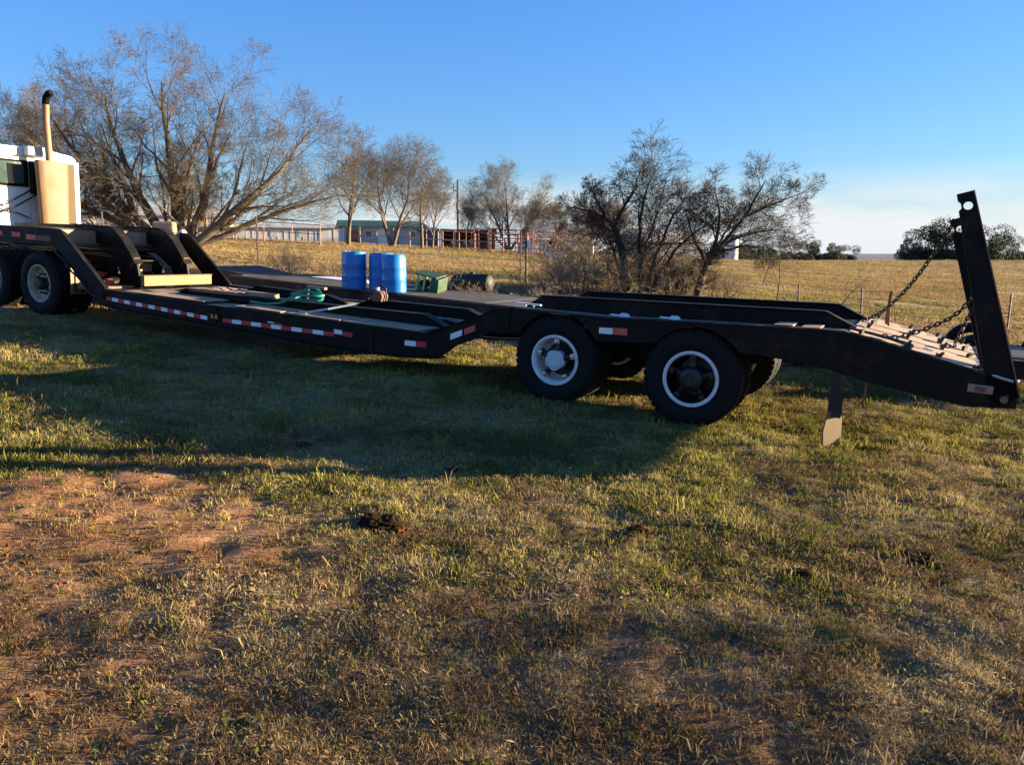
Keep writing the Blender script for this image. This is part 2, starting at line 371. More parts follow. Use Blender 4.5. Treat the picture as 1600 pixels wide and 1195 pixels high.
# well deck: individual plates with open gaps between
px = [-9.1, -8.1, -7.1, -6.1, -5.1, -4.1, -3.3]
for i in range(6):
    x0, x1 = px[i] + .006, px[i + 1] - .006
    for y0, y1 in ((.135, .485), (.66, .96), (1.50, 1.78), (1.92, 2.32)):
        z = .535 + rnd.uniform(-.004, .004)
        if (i, y0) in ((2, .66), (3, 1.50), (4, .66)): continue
        MB().rng(x0, x1, y0, y1, z - .02, z).build('deck_plate', M['deck'], tr)
    MB().rng(x0 + .4, x0 + .52, .05, 2.40, .34, .50).build('cross_member', M['black'], tr)
# loose worn edge plates over the outer strip (bright dusty patches)
for x0, x1 in ((-8.4, -7.0), (-6.4, -5.55), (-5.45, -4.55), (-4.5, -3.35)):
    MB().rng(x0, x1, .005, .47, .5655, .577).build('side_plate', M['deck'], tr)
# well main beams
def beam(x0, x1, y, zb, z0, z1, w=.14, flat=.10):
    pr = [(x0, zb), (x0 + .30, z0), (x1 - .35, z1), (x1, zb + .02), (x1, zb - .16), (x0, zb - .16)]
    o = MB().prism(pr, y - .012, y + .012); 
    cap = [(x0, zb + .001), (x0 + .30, z0 + .001), (x1 - .35, z1 + .001), (x1, zb + .021), (x1, zb + .031), (x1 - .35, z1 + .014), (x0 + .30, z0 + .014), (x0, zb + .014)]
    o.prism(cap, y - w / 2, y + w / 2); return o
beam(-8.25, -3.25, .57, .545, .615, .70).build('well_beam', M['black'], tr)
beam(-8.1, -5.95, 1.85, .545, .66, .64).build('well_beam', M['black'], tr)
beam(-5.75, -3.4, 1.85, .545, .66, .68).build('well_beam', M['black'], tr)
beam(-9.0, -3.3, 1.18, .50, .56, .58).build('well_beam', M['black'], tr)
# transition ramp plate and bulkhead
MB().prism([(-3.25, .53), (-2.4, .89), (-2.1, .945), (-2.1, .925), (-2.4, .87), (-3.25, .51)], .05, 2.40).build('transition_plate', M['decking'], tr)
# rear deck
TOP2 = [(-2.1, .955), (-1.05, .968), (0, 1.022), (1.1, 1.077), (1.36, 1.083)]
for y0, y1, m in ((.10, .50, 'deck'), (.62, 1.86, 'black'), (1.98, 2.33, 'deck')):
    for x0, x1 in ((-2.08, -.95), (-.94, .2), (.21, 1.33)):
        MB().prism(strip_on_top(x0, x1, 0, 0, .014, -.018, TOP2), y0, y1).build('deck_plate', M[m], tr)
for x in (.78, 1.02):
    MB().box((x, .2, 1.093), (.17, .36, .012), (0, -.06, 0)).build('deck_cleat_plate', M['deck'], tr)
def rail(y, x0, x1):
    pr = [(x0, .965), (x0 + .2, 1.09), (-1.0, 1.13), (1.02, 1.215), (1.08, 1.214), (1.36, 1.09), (1.36, 1.02), (x0, .94)]
    o = MB().prism(pr, y - .012, y + .012)
    o.prism([(x0 + .2, 1.091), (-1.0, 1.131), (1.02, 1.216), (1.085, 1.215), (1.37, 1.09), (1.38, 1.1), (1.09, 1.228), (1.02, 1.228), (-1.0, 1.143), (x0 + .2, 1.103)], y - .06, y + .06)
    return o
rail(.56, -2.2, 1.3).build('rear_rail', M['black'], tr, bevel=.003); rail(1.92, -2.2, 1.3).build('rear_rail', M['black'], tr, bevel=.003)
for x in (-1.2, .1, .9):
    MB().rng(x, x + .1, .57, 1.90, .97, 1.03).build('cross_member', M['black'], tr)
# lugs and bracket on the outer strip
for x in (-.85, -.31):
    z = float(np.interp(x, [p[0] for p in TOP], [p[1] for p in TOP])) + .015
    o = MB(); o.lathe([(.0, .035), (.03, .034), (.05, .022), (.062, .0)], 14, 'z', (x + .02, .12, z)); o.box((x - .05, .12, z + .006), (.16, .07, .012)); o.build('tie_down_lug', M['rimw'], tr, smooth=True)
o = MB(); o.rng(-2.1, -1.78, .05, .09, 1.02, 1.035); o.rng(-1.98, -1.96, .06, .08, .97, 1.02); o.rng(-1.88, -1.86, .06, .08, .97, 1.02); o.build('light_bracket', M['rimw'], tr)
# beavertail
def zb(x): return float(np.interp(x, [1.36, 1.65, 2.5, 2.7], [1.085, 1.03, .85, .805]))
def slope_plate(x0, x1, y0, y1, off=0, th=.014):
    xs = [x0] + [x for x in (1.65,) if x0 < x < x1] + [x1]
    return MB().prism([(x, zb(x) + off) for x in xs] + [(x, zb(x) + off - th) for x in reversed(xs)], y0, y1)
slope_plate(1.345, 2.46, .05, .93, .004).build('beavertail_plate', M['tail'], tr)
slope_plate(1.345, 2.46, .93, .97, .010, .03).build('beavertail_ridge', M['tail'], tr)
slope_plate(1.345, 2.46, .97, 1.52, .004).build('beavertail_plate', M['tail'], tr)
slope_plate(1.345, 2.46, 1.52, 1.56, .010, .03).build('beavertail_ridge', M['tail'], tr)
slope_plate(1.345, 2.46, 1.56, 2.40, .004).build('beavertail_plate', M['tail'], tr)
slope_plate(1.36, 2.48, .0, .05, .016, .02).build('edge_flange', M['blackd'], tr)
# traction cleats
cl = MB(); cl.prism([(0, 0), (.022, 0), (.05, .07), (.03, .045), (.005, .05)], -.045, .045); clm = cl.mesh('traction_cleat', M['blackd'])
for i, x in enumerate((1.46, 1.82, 2.1, 2.36)):
    for y in (.10, .98, 1.56, 2.30):
        o = inst('traction_cleat', clm, tr, (x + rnd.uniform(-.03, .03), y, zb(x) + .002), (0, rnd.uniform(-.2, .3), rnd.uniform(-.4, .4)), (1, 1, rnd.uniform(.7, 1.15)))
# tail cross beam with slots
MB().prism([(2.46, .87), (2.60, .845), (2.70, .80), (2.72, .60), (2.62, .58), (2.46, .70)], .046, 2.405).build('tail_beam', M['black'], tr, bevel=.01)
for y0 in (.1, .28, .46, .64, .82, 1.1, 1.5, 1.9):
    MB().box((2.53, y0 + .06, .866), (.10, .09, .02), (0, .2, 0)).build('tail_tread', M['tail'], tr)
o = MB().tube([(2.47, .02, .87), (2.58, .0, .845), (2.66, -.005, .83), (2.70, .03, .825), (2.71, .12, .822)], .014, 8); o.build('tail_loop', M['chrome'], tr, smooth=True)
# tail light
o = MB().rng(2.345, 2.535, -.012, -.002, .697, .768).build('tail_light', M['lensold'], tr, bevel=.006)
MB().rng(2.40, 2.475, -.022, -.0125, .71, .752).build('red_lens', M['dredwall'], o)
MB().lathe([(0, -.02), (.018, -.018), (.02, -.001)], 12, 'y', (2.64, 0, .70)).build('side_marker', M['blackd'], tr)
# raised loading ramp: two side channels with lifting eyes
def ramp_part(y0, y1):
    e = empty('loading_ramp', (2.62, 0, .70), (0, 0, 0), tr)
    def side_plate(y, d, sx=0):
        d = Vector(d); dn = Vector((d.y, -d.x)).normalized()
        def P(u, w): q = d * u + dn * w; return (q.x + sx, q.y)
        outer = [P(-.06, -.115), P(-.02, .10), P(1.0, .058), P(1.0, -.062), P(.965, -.062), P(.955, -.045), P(.93, -.045), P(.92, -.070), P(.0, -.12)]
        hole = [P(.935 + .020 * math.sin(2 * math.pi * i / 14), .004 + .036 * math.cos(2 * math.pi * i / 14)) for i in range(14)]
        MB().prism([outer, hole], y - .03, y + .03).build('ramp_channel', M['black'], e, bevel=.004)
        MB().prism([P(-.05, .102), P(1.0, .0595), P(1.0, .068), P(-.05, .114)], y - .055, y + .055).build('ramp_flange', M['rust'], e)
    side_plate(y0, (-.535, 1.65)); side_plate(y1, (-.56, 1.46), .01)
    for u in (.12, .5):
        MB().box((-.535 * u, (y0 + y1) / 2, 1.65 * u), (.05, abs(y1 - y0) - .07, .04), (0, -.3, 0)).build('ramp_rung', M['black'], e)
    MB().tube([(0, y0 - .08, -.03), (0, y1 + .08, -.03)], .03, 10).build('hinge_pin', M['rust'], e)
ramp_part(.03, .50)
# reflective tape
def tape(name, m, x0, x1, z0, z1, slope):
    h = z1 - z0
    return MB().prism([(x0, z0), (x1, z0 + slope * (x1 - x0)), (x1, z0 + slope * (x1 - x0) + h), (x0, z1)], -.0035, -.0008).build(name, M[m], tr)
def tape_run(x0, x1, zs, ze, n, first='refr'):
    d = (x1 - x0) / n; sl = (ze - zs) / (x1 - x0)
    for i in range(n):
        m = first if i % 2 == 0 else ('refw' if first == 'refr' else 'refr')
        tape('reflective_tape', m, x0 + i * d + .002, x0 + (i + 1) * d - .002, zs + sl * i * d - .027, zs + sl * i * d + .027, sl)
tape_run(-9.12, -6.92, .425, .350, 16); tape_run(-6.62, -4.62, .352, .385, 11)
tape('reflective_tape', 'refw', -4.63, -4.50, .395, .452, -.02); tape('reflective_tape', 'refr', -4.495, -4.33, .382, .438, -.02)
tape('reflective_tape', 'refw', -5.77, -5.66, .412, .428, -.02); tape('reflective_tape', 'refr', -5.655, -5.5, .405, .425, -.05)
tape('reflective_tape', 'refw', -3.53, -3.37, .378, .44, .03); tape('reflective_tape', 'refr', -3.365, -3.22, .383, .45, .03)
tape('reflective_tape', 'refw', -2.885, -2.73, .52, .59, .44); tape('reflective_tape', 'refo', -2.70, -2.56, .60, .67, .44)
tape('reflective_tape', 'refw', -1.05, -.90, .808, .872, .04); tape('reflective_tape', 'refo', -.895, -.74, .815, .885, .04)
o = MB().rng(-6.86, -6.66, -.02, -.002, .345, .435).build('marker_light', M['black'], tr, bevel=.008)
MB().rng(-6.82, -6.78, -.028, -.021, .36, .42).build('amber_lens', M['amber'], o); MB().rng(-6.74, -6.70, -.028, -.021, .36, .42).build('amber_lens', M['amber'], o)
# wheels
def tyre_prof(r, w):
    return [(r * .575, .03), (r * .60, .012), (r * .72, -.012), (r * .86, -.006), (r * .955, .012), (r * .985, .035), (r, .06), (r, w - .06), (r * .985, w - .035), (r * .955, w - .012), (r * .86, w + .006), (r * .6, w - .01), (r * .575, w - .03)]
def tread(mb, r, w, c, k=44):
    for i in range(k):
        a = 2 * math.pi * i / k
        for y in (.05, w * .5, w - .05):
            mb.box((c[0] + (r - .003) * math.cos(a), c[1] + y, c[2] + (r - .003) * math.sin(a)), (.018, w * .24, .056), (0, -a, 0))
def lowboy_wheel(x, y, r, style, parent=tr, w=.26, flip=False):
    e = empty('wheel', (x, y, r - .02), (0, 0, math.pi if flip else 0), parent)
    o = MB().lathe(tyre_prof(r, w), 56, 'y'); tread(o, r, w, (0, 0, 0)); o.build('tyre', M['tyre'], e, smooth=True)
    R0 = r * .575
    if style == 'tan':
        rp = [(R0 + .008, .004), (R0 - .012, .0), (R0 - .03, .02), (R0 - .05, .10), (R0 - .10, .125), (.15, .11), (.15, .10), (.0, .10)]
        MB().lathe(rp, 44, 'y').build('rim', M['rimt'], e, smooth=True)
        o = MB().lathe([(.105, .10), (.10, .0), (.08, -.03), (0, -.035)], 20, 'y')
        for i in range(10):
            a = i * math.pi / 5; o.lathe([(.0, .04), (.018, .045), (.018, .108)], 6, 'y', (.16 * math.cos(a), 0, .16 * math.sin(a)))
        o.build('hub', M['rimb'], e, smooth=True)
    else:
        rp = [(R0 + .006, .012), (R0 + .002, -.004), (R0 - .016, -.008), (R0 - .032, .006), (R0 - .045, .06), (R0 - .048, .15), (R0 - .075, .19), (R0 - .09, .20)]
        if style == 'black':
            MB().lathe(rp[:4], 48, 'y').build('rim', M['rimw'], e, smooth=True); MB().lathe(rp[3:], 48, 'y').build('rim_barrel', M['rimb'], e, smooth=True)
        else: MB().lathe(rp, 48, 'y').build('rim', M['rimw'], e, smooth=True)
        o = MB(); o.lathe([(R0 - .055, .21), (.0, .21)], 40, 'y'); 
        for i in range(5):
            a = R(90) + i * 2 * math.pi / 5
            ca, sa = math.cos(a), math.sin(a)
            p0 = Vector((ca * .07, .06, sa * .07)); p1 = Vector((ca * .15, .075, sa * .15)); p2 = Vector((ca * (R0 - .045), .10, sa * (R0 - .045)))
            o.tube([p0, p1, p2], [.05, .034, .036], 8)
        o.build('spoke_hub', M['rimb'], e, smooth=True)
        for i in range(5):
            a = R(90) + i * 2 * math.pi / 5; o = MB()
            o.box(((R0 - .065) * math.cos(a), .045, (R0 - .065) * math.sin(a)), (.05, .04, .06), (0, -a, 0))
            o.lathe([(0, .0), (.016, .004), (.016, .05)], 6, 'y', ((R0 - .07) * math.cos(a), 0, (R0 - .07) * math.sin(a)))
            o.build('rim_clamp', M['rimb'] if style == 'black' else M['chrome'], e)
        if style == 'grey':
            pp = [(.0, .0)] ; rr = .115
            pts = [(rr * math.cos(R(90 + 72 * i + s)), rr * math.sin(R(90 + 72 * i + s))) for i in range(5) for s in (24, 48)]
            o = MB().prism(pts, -.005, .08); o.lathe([(.085, -.006), (.08, -.018), (0, -.02)], 28, 'y'); o.build('hub_cap', M['hubgrey'], e, bevel=.008)
        else:
            o = MB().lathe([(.135, .085), (.125, .03), (.11, .0), (.085, -.012), (.065, -.014), (.062, -.004), (.03, -.004), (.028, -.02), (0, -.022)], 28, 'y'); o.build('hub_cap', M['rimb'], e, smooth=True)
    return e
lowboy_wheel(-1.54, .0, .475, 'grey'); lowboy_wheel(-.03, -.03, .485, 'black')
for x, r in ((-1.54, .475), (-.03, .485)):
    lowboy_wheel(x, .30, r, 'black'); lowboy_wheel(x, 1.90, r, 'black'); lowboy_wheel(x, 2.45, r, 'black', flip=True)
    MB().tube([(x, .2, r - .02), (x, 2.25, r - .02)], .07, 12).build('axle', M['black'], tr)
# suspension bits
for y in (.72, 1.72): MB().prism([(-2.0, .72), (.5, .82), (.5, .62), (.1, .5), (-1.6, .48), (-2.0, .58)], y - .04, y + .04).build('spring_hanger', M['black'], tr)
# mud flap bracket and flap
o = MB().rng(1.265, 1.385, .02, .06, .29, .72); o.build('mudflap_bracket', M['blackd'], tr, bevel=.006)
fl = MB(); fl.prism([(-.09, .35), (.085, .355), (.115, .10), (.04, .06), (-.09, -.02), (-.12, .15)], .0, .014); q = fl.build('mudflap', M['cream'], tr); q.location = (1.335, .06, 0); q.rotation_euler = (0, 0, R(52))
o = MB().tube([(1.55, .12, .68), (1.56, .10, .55), (1.545, .1, .46), (1.565, .1, .40)], .012, 6); o.build('hanging_strap', M['cream'], tr)
# upright stake
o = MB(); o.prism([(1.585, 1.10), (1.635, 1.07), (1.612, 1.30), (1.62, 1.43), (1.60, 1.45), (1.585, 1.40)], 1.39, 1.41); o.build('stake', M['rust'], tr)
# gooseneck
arm_o = [(-12.7, 1.39), (-11.8, 1.395), (-10.28, 1.412), (-10.12, 1.36), (-9.12, .575), (-9.1, .52), (-9.36, .345), (-9.45, .40), (-10.32, 1.10), (-10.45, 1.13), (-12.7, 1.10)]
arm_i = [(-12.7, 1.42), (-11, 1.47), (-10.05, 1.475), (-9.88, 1.43), (-9.72, 1.30), (-9.52, 1.08), (-9.40, .92), (-9.33, .60), (-9.33, .46), (-9.7, .46), (-9.85, .80), (-10.0, 1.0), (-10.4, 1.10), (-12.7, 1.12)]
for y in (.0, 2.40): MB().prism(arm_o, y, y + .06).build('gooseneck_arm', M['black'], tr, bevel=.012)
for y in (.74, 1.70):
    MB().prism(arm_i, y, y + .05).build('gooseneck_arm', M['black'], tr, bevel=.012)
    MB().prism([(-11, 1.473), (-10.04, 1.478), (-9.87, 1.434), (-9.705, 1.302), (-9.505, 1.08), (-9.385, .92), (-9.365, .92), (-9.485, 1.087), (-9.69, 1.315), (-9.862, 1.446), (-10.03, 1.491), (-11, 1.486)], y - .05, y + .10).build('arm_flange', M['black'], tr)
    MB().box((-9.46, y + .025, .945), (.012, .11, .17), (0, .55, 0)).build('arm_end_plate', M['cream'], tr)
def lit_edge(pts, y, r=.012): return MB().tube([(a, y, b) for a, b in pts], r, 6)
lit_edge([(-10.12, 1.36), (-9.72, 1.045), (-9.4, .80), (-9.12, .575)], -.012, .012).build('air_line', M['blackd'], tr)
lit_edge([(-10.3, 1.05), (-10.1, .94), (-9.9, .76), (-9.75, .69), (-9.45, .45), (-9.2, .44), (-9.12, .50)], -.03, .014).build('air_line', M['blackd'], tr)
for y0, y1 in ((.065, .735), (.795, 1.695), (1.755, 2.395)):
    x = -10.42
    MB().rng(x - .012, x + .012, y0, y1, 1.19, 1.395).build('cross_plate', M['deck'], tr)
    MB().rng(x - .10, x + .14, y0, y1, 1.165, 1.187).build('cross_flange', M['rust'], tr)
    MB().rng(x - .9, x - .03, y0, y1, 1.398, 1.412).build('neck_plate', M['blackd'], tr)
    MB().rng(x - 1.0, x + .25, y0, y1, 1.06, 1.08).build('neck_plate', M['black'], tr)
MB().rng(-9.40, -9.14, .062, 2.395, .40, .535).build('neck_base', M['black'], tr, bevel=.01)
MB().rng(-9.95, -9.42, .10, .70, .50, .565).build('latch_plate', M['rust'], tr)
MB().rng(-9.75, -9.66, .42, .52, .566, .66).build('latch_block', M['redp'], tr)
MB().prism([(.30, .86), (1.40, .86), (1.30, .82), (1.05, .60), (.55, .60), (.30, .80)], -10.75, -10.70, 'x').build('hitch_plate', M['redp'], tr)
MB().rng(-11.2, -10.62, .25, 1.6, .862, .89).build('hitch_plate', M['rust'], tr)
MB().rng(-10.25, -9.95, 1.05, 1.45, .74, .90).build('hydraulic_tank', M['cream'], tr, bevel=.015)
o = MB().rng(-10.2, -9.8, .95, 1.5, .93, .95); o.build('tank_shelf', M['black'], tr)
for k in range(3):
    y = .86 + .06 * k
    MB().tube([(-9.85, y, 1.0 - .05 * k), (-9.72, y + .02, .84), (-9.58, y + .01, .66), (-9.45, y + .05, .60), (-9.40, y + .12, .70)], .014, 6).build('hydraulic_hose', M['blackd'], tr, smooth=True)
for k in range(3):
    y = 1.50 + .06 * k
    MB().tube([(-10.1, y, 1.05), (-9.9, y, .98 - .02 * k), (-9.72, y + .01, .82), (-9.62, y, .62)], .014, 6).build('hydraulic_hose', M['wire'], tr, smooth=True)
for x in (-12.0, -11.5):
    MB().rng(x, x + .24, -.004, -.001, 1.22, 1.30).build('reflective_tape', M['refr'], tr)
MB().rng(-11.1, -10.85, -.004, -.001, 1.20, 1.28).build('reflective_tape', M['refo'], tr)
MB().rng(-10.84, -10.45, -.004, -.001, 1.20, 1.28).build('reflective_tape', M['rust'], tr)
MB().tube([(-12.0, -.02, 1.10), (-11.3, -.02, 1.095), (-10.55, -.02, 1.08)], .014, 6).build('air_line', M['blackd'], tr)

# chains
def chain(name, pts, label, r=.0075, pitch=.045):
    P = [T(*p) for p in pts]; mb = MB(); i = 0; acc = 0
    # resample
    Q = []; seg = [(P[k], P[k + 1]) for k in range(len(P) - 1)]
    d = 0; tot = sum((b - a).length for a, b in seg)
    while d < tot:
        s = d
        for a, b in seg:
            L = (b - a).length
            if s <= L: Q.append((a + (b - a) * (s / L), (b - a).normalized())); break
            s -= L
        d += pitch
    for n, (p, tdir) in enumerate(Q):
        up = Vector((0, 0, 1)) if n % 2 else tdir.cross(Vector((0, 0, 1))).normalized()
        s = (up - tdir * up.dot(tdir)).normalized()
        ring = [p + tdir * (math.cos(a) * pitch * .68) + s * (math.sin(a) * pitch * .36) for a in [2 * math.pi * k / 10 for k in range(11)]]
        mb.tube(ring, r, 5, caps=False)
    return tag(mb.build(name, M['chain'], smooth=True), label, 'chain')
def sag(a, b, s, n=10): return [tuple(a[k] + (b[k] - a[k]) * i / n - (4 * s * (i / n) * (1 - i / n) if k == 2 else 0) for k in range(3)) for i in range(n + 1)]
chain('chain', [(1.60, .25, 1.07)] + sag((1.73, .3, 1.065), (2.12, .3, 1.27), .02) + sag((2.12, .3, 1.27), (2.30, .25, 1.52), .03)[1:], 'dark rusty chain from the near ramp down onto the tan tail plate')
chain('chain', sag((1.40, 1.2, 1.13), (2.03, .53, 2.08), .17, 14), 'long sagging chain from the ramp top to the deck behind the upright stake')
o = MB().tube([T(1.34, .2, 1.115), T(1.54, .2, 1.085), T(1.70, .2, 1.055), T(1.82, .18, 1.03), T(1.87, .14, 1.015), T(1.85, .08, 1.0), T(1.79, .06, 1.01)], [.013, .013, .014, .018, .024, .022, .012], 8)
tag(o.build('binder_hook', M['chain'], smooth=True), 'dark cable ending in a grab hook on the near edge of the tail plate', 'hook')
chain('chain', sag((2.30, .46, 1.36), (2.22, .7, 1.0), .0, 6) + [(2.12, .75, .99)], 'short chain hanging straight down beside the raised ramp')

# ------------------------------------------------------------------ truck
tk = empty('semi_truck', TROOT[0], TROOT[1])
tag(tk, 'white truck cab with cream heat shield and tall exhaust under the gooseneck', 'truck')
cab = MB(); cab.prism([(-.15, 1.05), (2.44, 1.05), (2.44, 2.60), (2.36, 2.68), (1.8, 2.76), (.7, 2.76), (-.06, 2.68), (-.15, 2.60)], -15.6, -13.42, 'x'); cab.build('cab', M['white'], tk, bevel=.05)
MB().prism([(-.12, 2.64), (2.42, 2.64), (2.3, 2.73), (1.8, 2.80), (.7, 2.80), (0, 2.73)], -15.5, -13.36, 'x').build('roof_cap', M['white'], tk, bevel=.03)
MB().rng(-13.419, -13.40, 1.93, 2.37, 1.15, 2.58).build('cab_back_shade', M['panel'], tk, bevel=.005)  # thin dark sheet standing in for shade on the white cab back
MB().rng(-13.43, -13.41, 2.40, 2.46, 1.2, 2.62).build('cab_corner_trim', M['white'], tk)
MB().rng(-13.5, -13.2, 1.35, 1.75, 2.66, 2.82).build('roof_box', M['silver'], tk, bevel=.01)
for y in (.2, .62, 1.04, 1.46, 2.2): MB().rng(-13.418, -13.412, y, y + .012, 1.2, 2.05).build('panel_seam', M['hwall'], tk)
for y in (.1, 1.55): MB().tube([(-13.41, y, 1.45), (-13.36, y, 1.48), (-13.36, y, 1.92), (-13.41, y, 1.95)], .014, 6).build('grab_handle', M['chrome'], tk, smooth=True)
win = MB().rng(-13.415, -13.40, .25, 1.45, 2.07, 2.56).build('rear_window', M['soot'], tk); MB().rng(-13.399, -13.392, .30, 1.36, 2.12, 2.52).build('pane', M['glass'], win)
MB().rng(-13.40, -13.30, 1.46, 1.70, 1.95, 2.56).build('equipment_box', M['black'], tk, bevel=.01)
# heat shield: curved plate in front of the stack
pts = [(1.36, -13.03), (1.375, -12.99), (1.40, -12.965), (1.50, -12.95), (1.60, -12.94), (1.72, -12.932), (1.82, -12.93), (1.90, -12.932), (1.94, -12.95), (1.97, -12.98), (2.03, -13.07), (2.10, -13.18), (2.14, -13.24)]
v = []
for (y, x) in pts:
    for xo in (0, -.012):
        for z, q in ((1.30, .86), (2.55, 1.0), (2.58, .97)): v.append((x + xo, 1.75 + (y - 1.75) * q, z))
f = []
for i in range(12):
    a, b_ = 6 * i, 6 * (i + 1)
    for q in (0, 1): f += [(a + q, b_ + q, b_ + q + 1, a + q + 1), (a + 3 + q, a + 4 + q, b_ + 4 + q, b_ + 3 + q)]
    f += [(a + 2, b_ + 2, b_ + 5, a + 5), (a, a + 3, b_ + 3, b_)]
f += [(0, 1, 4, 3), (1, 2, 5, 4), (72, 75, 76, 73), (73, 76, 77, 74)]
MB().add(v, f).build('heat_shield', M['cream'], tk, smooth=True)
st = MB().tube([(-13.07, 1.66, 1.3), (-13.07, 1.66, 2.4), (-13.07, 1.66, 2.75), (-13.03, 1.61, 3.3), (-12.97, 1.585, 3.62)], .062, 16).build('exhaust_stack', M['stackm'], tk, smooth=True)
MB().tube([(-12.97, 1.585, 3.60), (-12.95, 1.585, 3.70), (-12.90, 1.60, 3.77), (-12.84, 1.62, 3.80)], [.063, .066, .066, .064], 16, caps=False).build('stack_tip', M['soot'], st, smooth=True)
MB().tube([(-12.845, 1.618, 3.799), (-12.842, 1.619, 3.8)], .06, 16).build('stack_opening', M['soot'], st)
for (y0, z0, y1, z1) in ((.5, 1.55, 1.5, 2.05), (.55, 1.45, 1.62, 1.98), (.4, 1.98, 1.4, 1.5)):
    MB().tube([(-13.36, y0, z0), (-13.33, (y0 + y1) / 2, (z0 + z1) / 2 - .05), (-13.36, y1, z1)], .013, 6).build('air_hose', M['black'], tk, smooth=True)
for y in (.80, 1.62): MB().rng(-15.5, -9.95, y, y + .08, .72, .98).build('frame_rail', M['black'], tk)
MB().rng(-14.4, -13.1, .2, 2.3, .70, 1.04).build('deck_box', M['black'], tk)
for x in (-10.80, -12.15):
    lowboy_wheel(x, -.02, .525, 'tan', tk, .28); 
    lowboy_wheel(x, .31, .525, 'tan', tk, .28); lowboy_wheel(x, 1.92, .525, 'tan', tk, .28); lowboy_wheel(x, 2.50, .525, 'tan', tk, .28, flip=True)
    MB().tube([(x, .1, .5), (x, 2.4, .5)], .09, 12).build('axle', M['black'], tk)
MB().prism([(.02, .82), (.44, .82), (.44, .42), (.36, .40), (.02, .40)], -10.03, -10.015, 'x').build('mud_flap', M['cream'], tk)
for y in (.08, .2, .32): MB().rng(-10.014, -10.008, y, y + .02, .42, .8).build('flap_rib', M['soot'], tk)
MB().rng(-10.06, -10.0, -.04, .6, .82, .88).build('flap_hanger', M['black'], tk)

# ------------------------------------------------------------------ things lying on the trailer
RT = TROOT[1]
def on_trailer(mb, name, m, label, cat, smooth=False, parent=None, bevel=0):
    mb.v = [tuple(T(*p)) for p in mb.v]; return tag(mb.build(name, m, parent, smooth, bevel), label, cat)
o = MB().box((-9.20, 1.36, .66), (.09, 1.34, .16), (.0, 0, .0)); o.box((-9.20, 1.36, .745), (.11, 1.36, .012))
on_trailer(o, 'timber_beam', M['timber'], 'yellow timber beam lying across the trailer deck below the gooseneck', 'timber', bevel=.006)
hp = []
for i in range(46):
    a = i / 45 * 2 * math.pi * 2.15
    rx, ry = .22 + .045 * math.sin(i * .9), .15 + .04 * math.cos(i * .7)
    hp.append((-5.42 + rx * math.cos(a + 1.2) + .02 * math.sin(i), .40 + ry * math.sin(a + 1.2), .70 + .028 * i / 10 + .06 * max(0, math.sin(a + .6))))
hp += [(-5.9, .35, .64), (-6.2, .36, .60), (-6.5, .40, .60)]
on_trailer(MB().tube(hp, .019, 8), 'garden_hose', M['hose'], 'green hose coiled on the trailer deck edge', 'hose', True)
sw = empty('chainsaw', T(-5.28, 1.75, .66), RT); tag(sw, 'small rust-brown motor tool with black handle on the deck before the barrels', 'tool')
o = MB().prism([(-.08, .0), (.10, .0), (.12, .09), (.08, .15), (-.02, .16), (-.09, .08)], -.08, .08); o.build('body', M['rust'], sw, bevel=.015)
MB().tube([(-.07, 0, .13), (-.05, 0, .20), (.03, 0, .235), (.12, 0, .20), (.14, 0, .08), (.13, 0, .0)], .014, 8).build('handle', M['blackpl'], sw, smooth=True)
MB().tube([(-.09, 0, .12), (-.16, 0, .10), (-.20, 0, .03), (-.19, 0, .0)], .014, 8).build('grip', M['blackpl'], sw, smooth=True)
MB().lathe([(0, 0), (.03, 0), (.03, .04), (0, .04)], 12, 'z', (-.03, .0, .165)).build('filler_cap', M['refw'], sw)
for y in (-.084, .084): MB().rng(-.05, .0, y - .002, y + .002, .03, .09).build('vent', M['cream'], sw)
on_trailer(MB().tube([(-5.18, .10, .60), (-4.95, .25, .66), (-4.72, .52, .735)], .014, 6).tube([(-5.3, .09, .592), (-5.18, .1, .60)], .02, 6), 'steel_bar', M['silver'], 'thin pale steel bar leaning on the deck beam beside the hose', 'bar')
on_trailer(MB().tube([(-6.0, 1.0, .66), (-6.0, 1.02, .80), (-5.98, 1.02, .84)], .016, 6).box((-5.85, 1.03, .835), (.34, .06, .035)), 'stake_bracket', M['cream'], 'pale upright stake with a short cross bar behind the green hose', 'stake')
on_trailer(MB().box((-6.55, .66, .70), (.55, .10, .03), (0, 0, .05)).box((-6.5, .64, .675), (.5, .08, .025), (0, 0, .1)), 'board', M['deck'], 'two pinkish short boards lying on the beam left of the hose', 'board')
cb = MB(); 
for i in range(9):
    for j in range(5): cb.v.append((-8.3 + i * .09 - .1 * j, 1.3 + j * .12, .585 + .012 * math.sin(i * 1.9 + j * 2.3)))
cb.f = [(i * 5 + j, i * 5 + j + 1, (i + 1) * 5 + j + 1, (i + 1) * 5 + j) for i in range(8) for j in range(4)]
on_trailer(cb, 'crumpled_sheet', M['deck'], 'crumpled pale sheet lying on the deck in front of the timber beam', 'sheet')

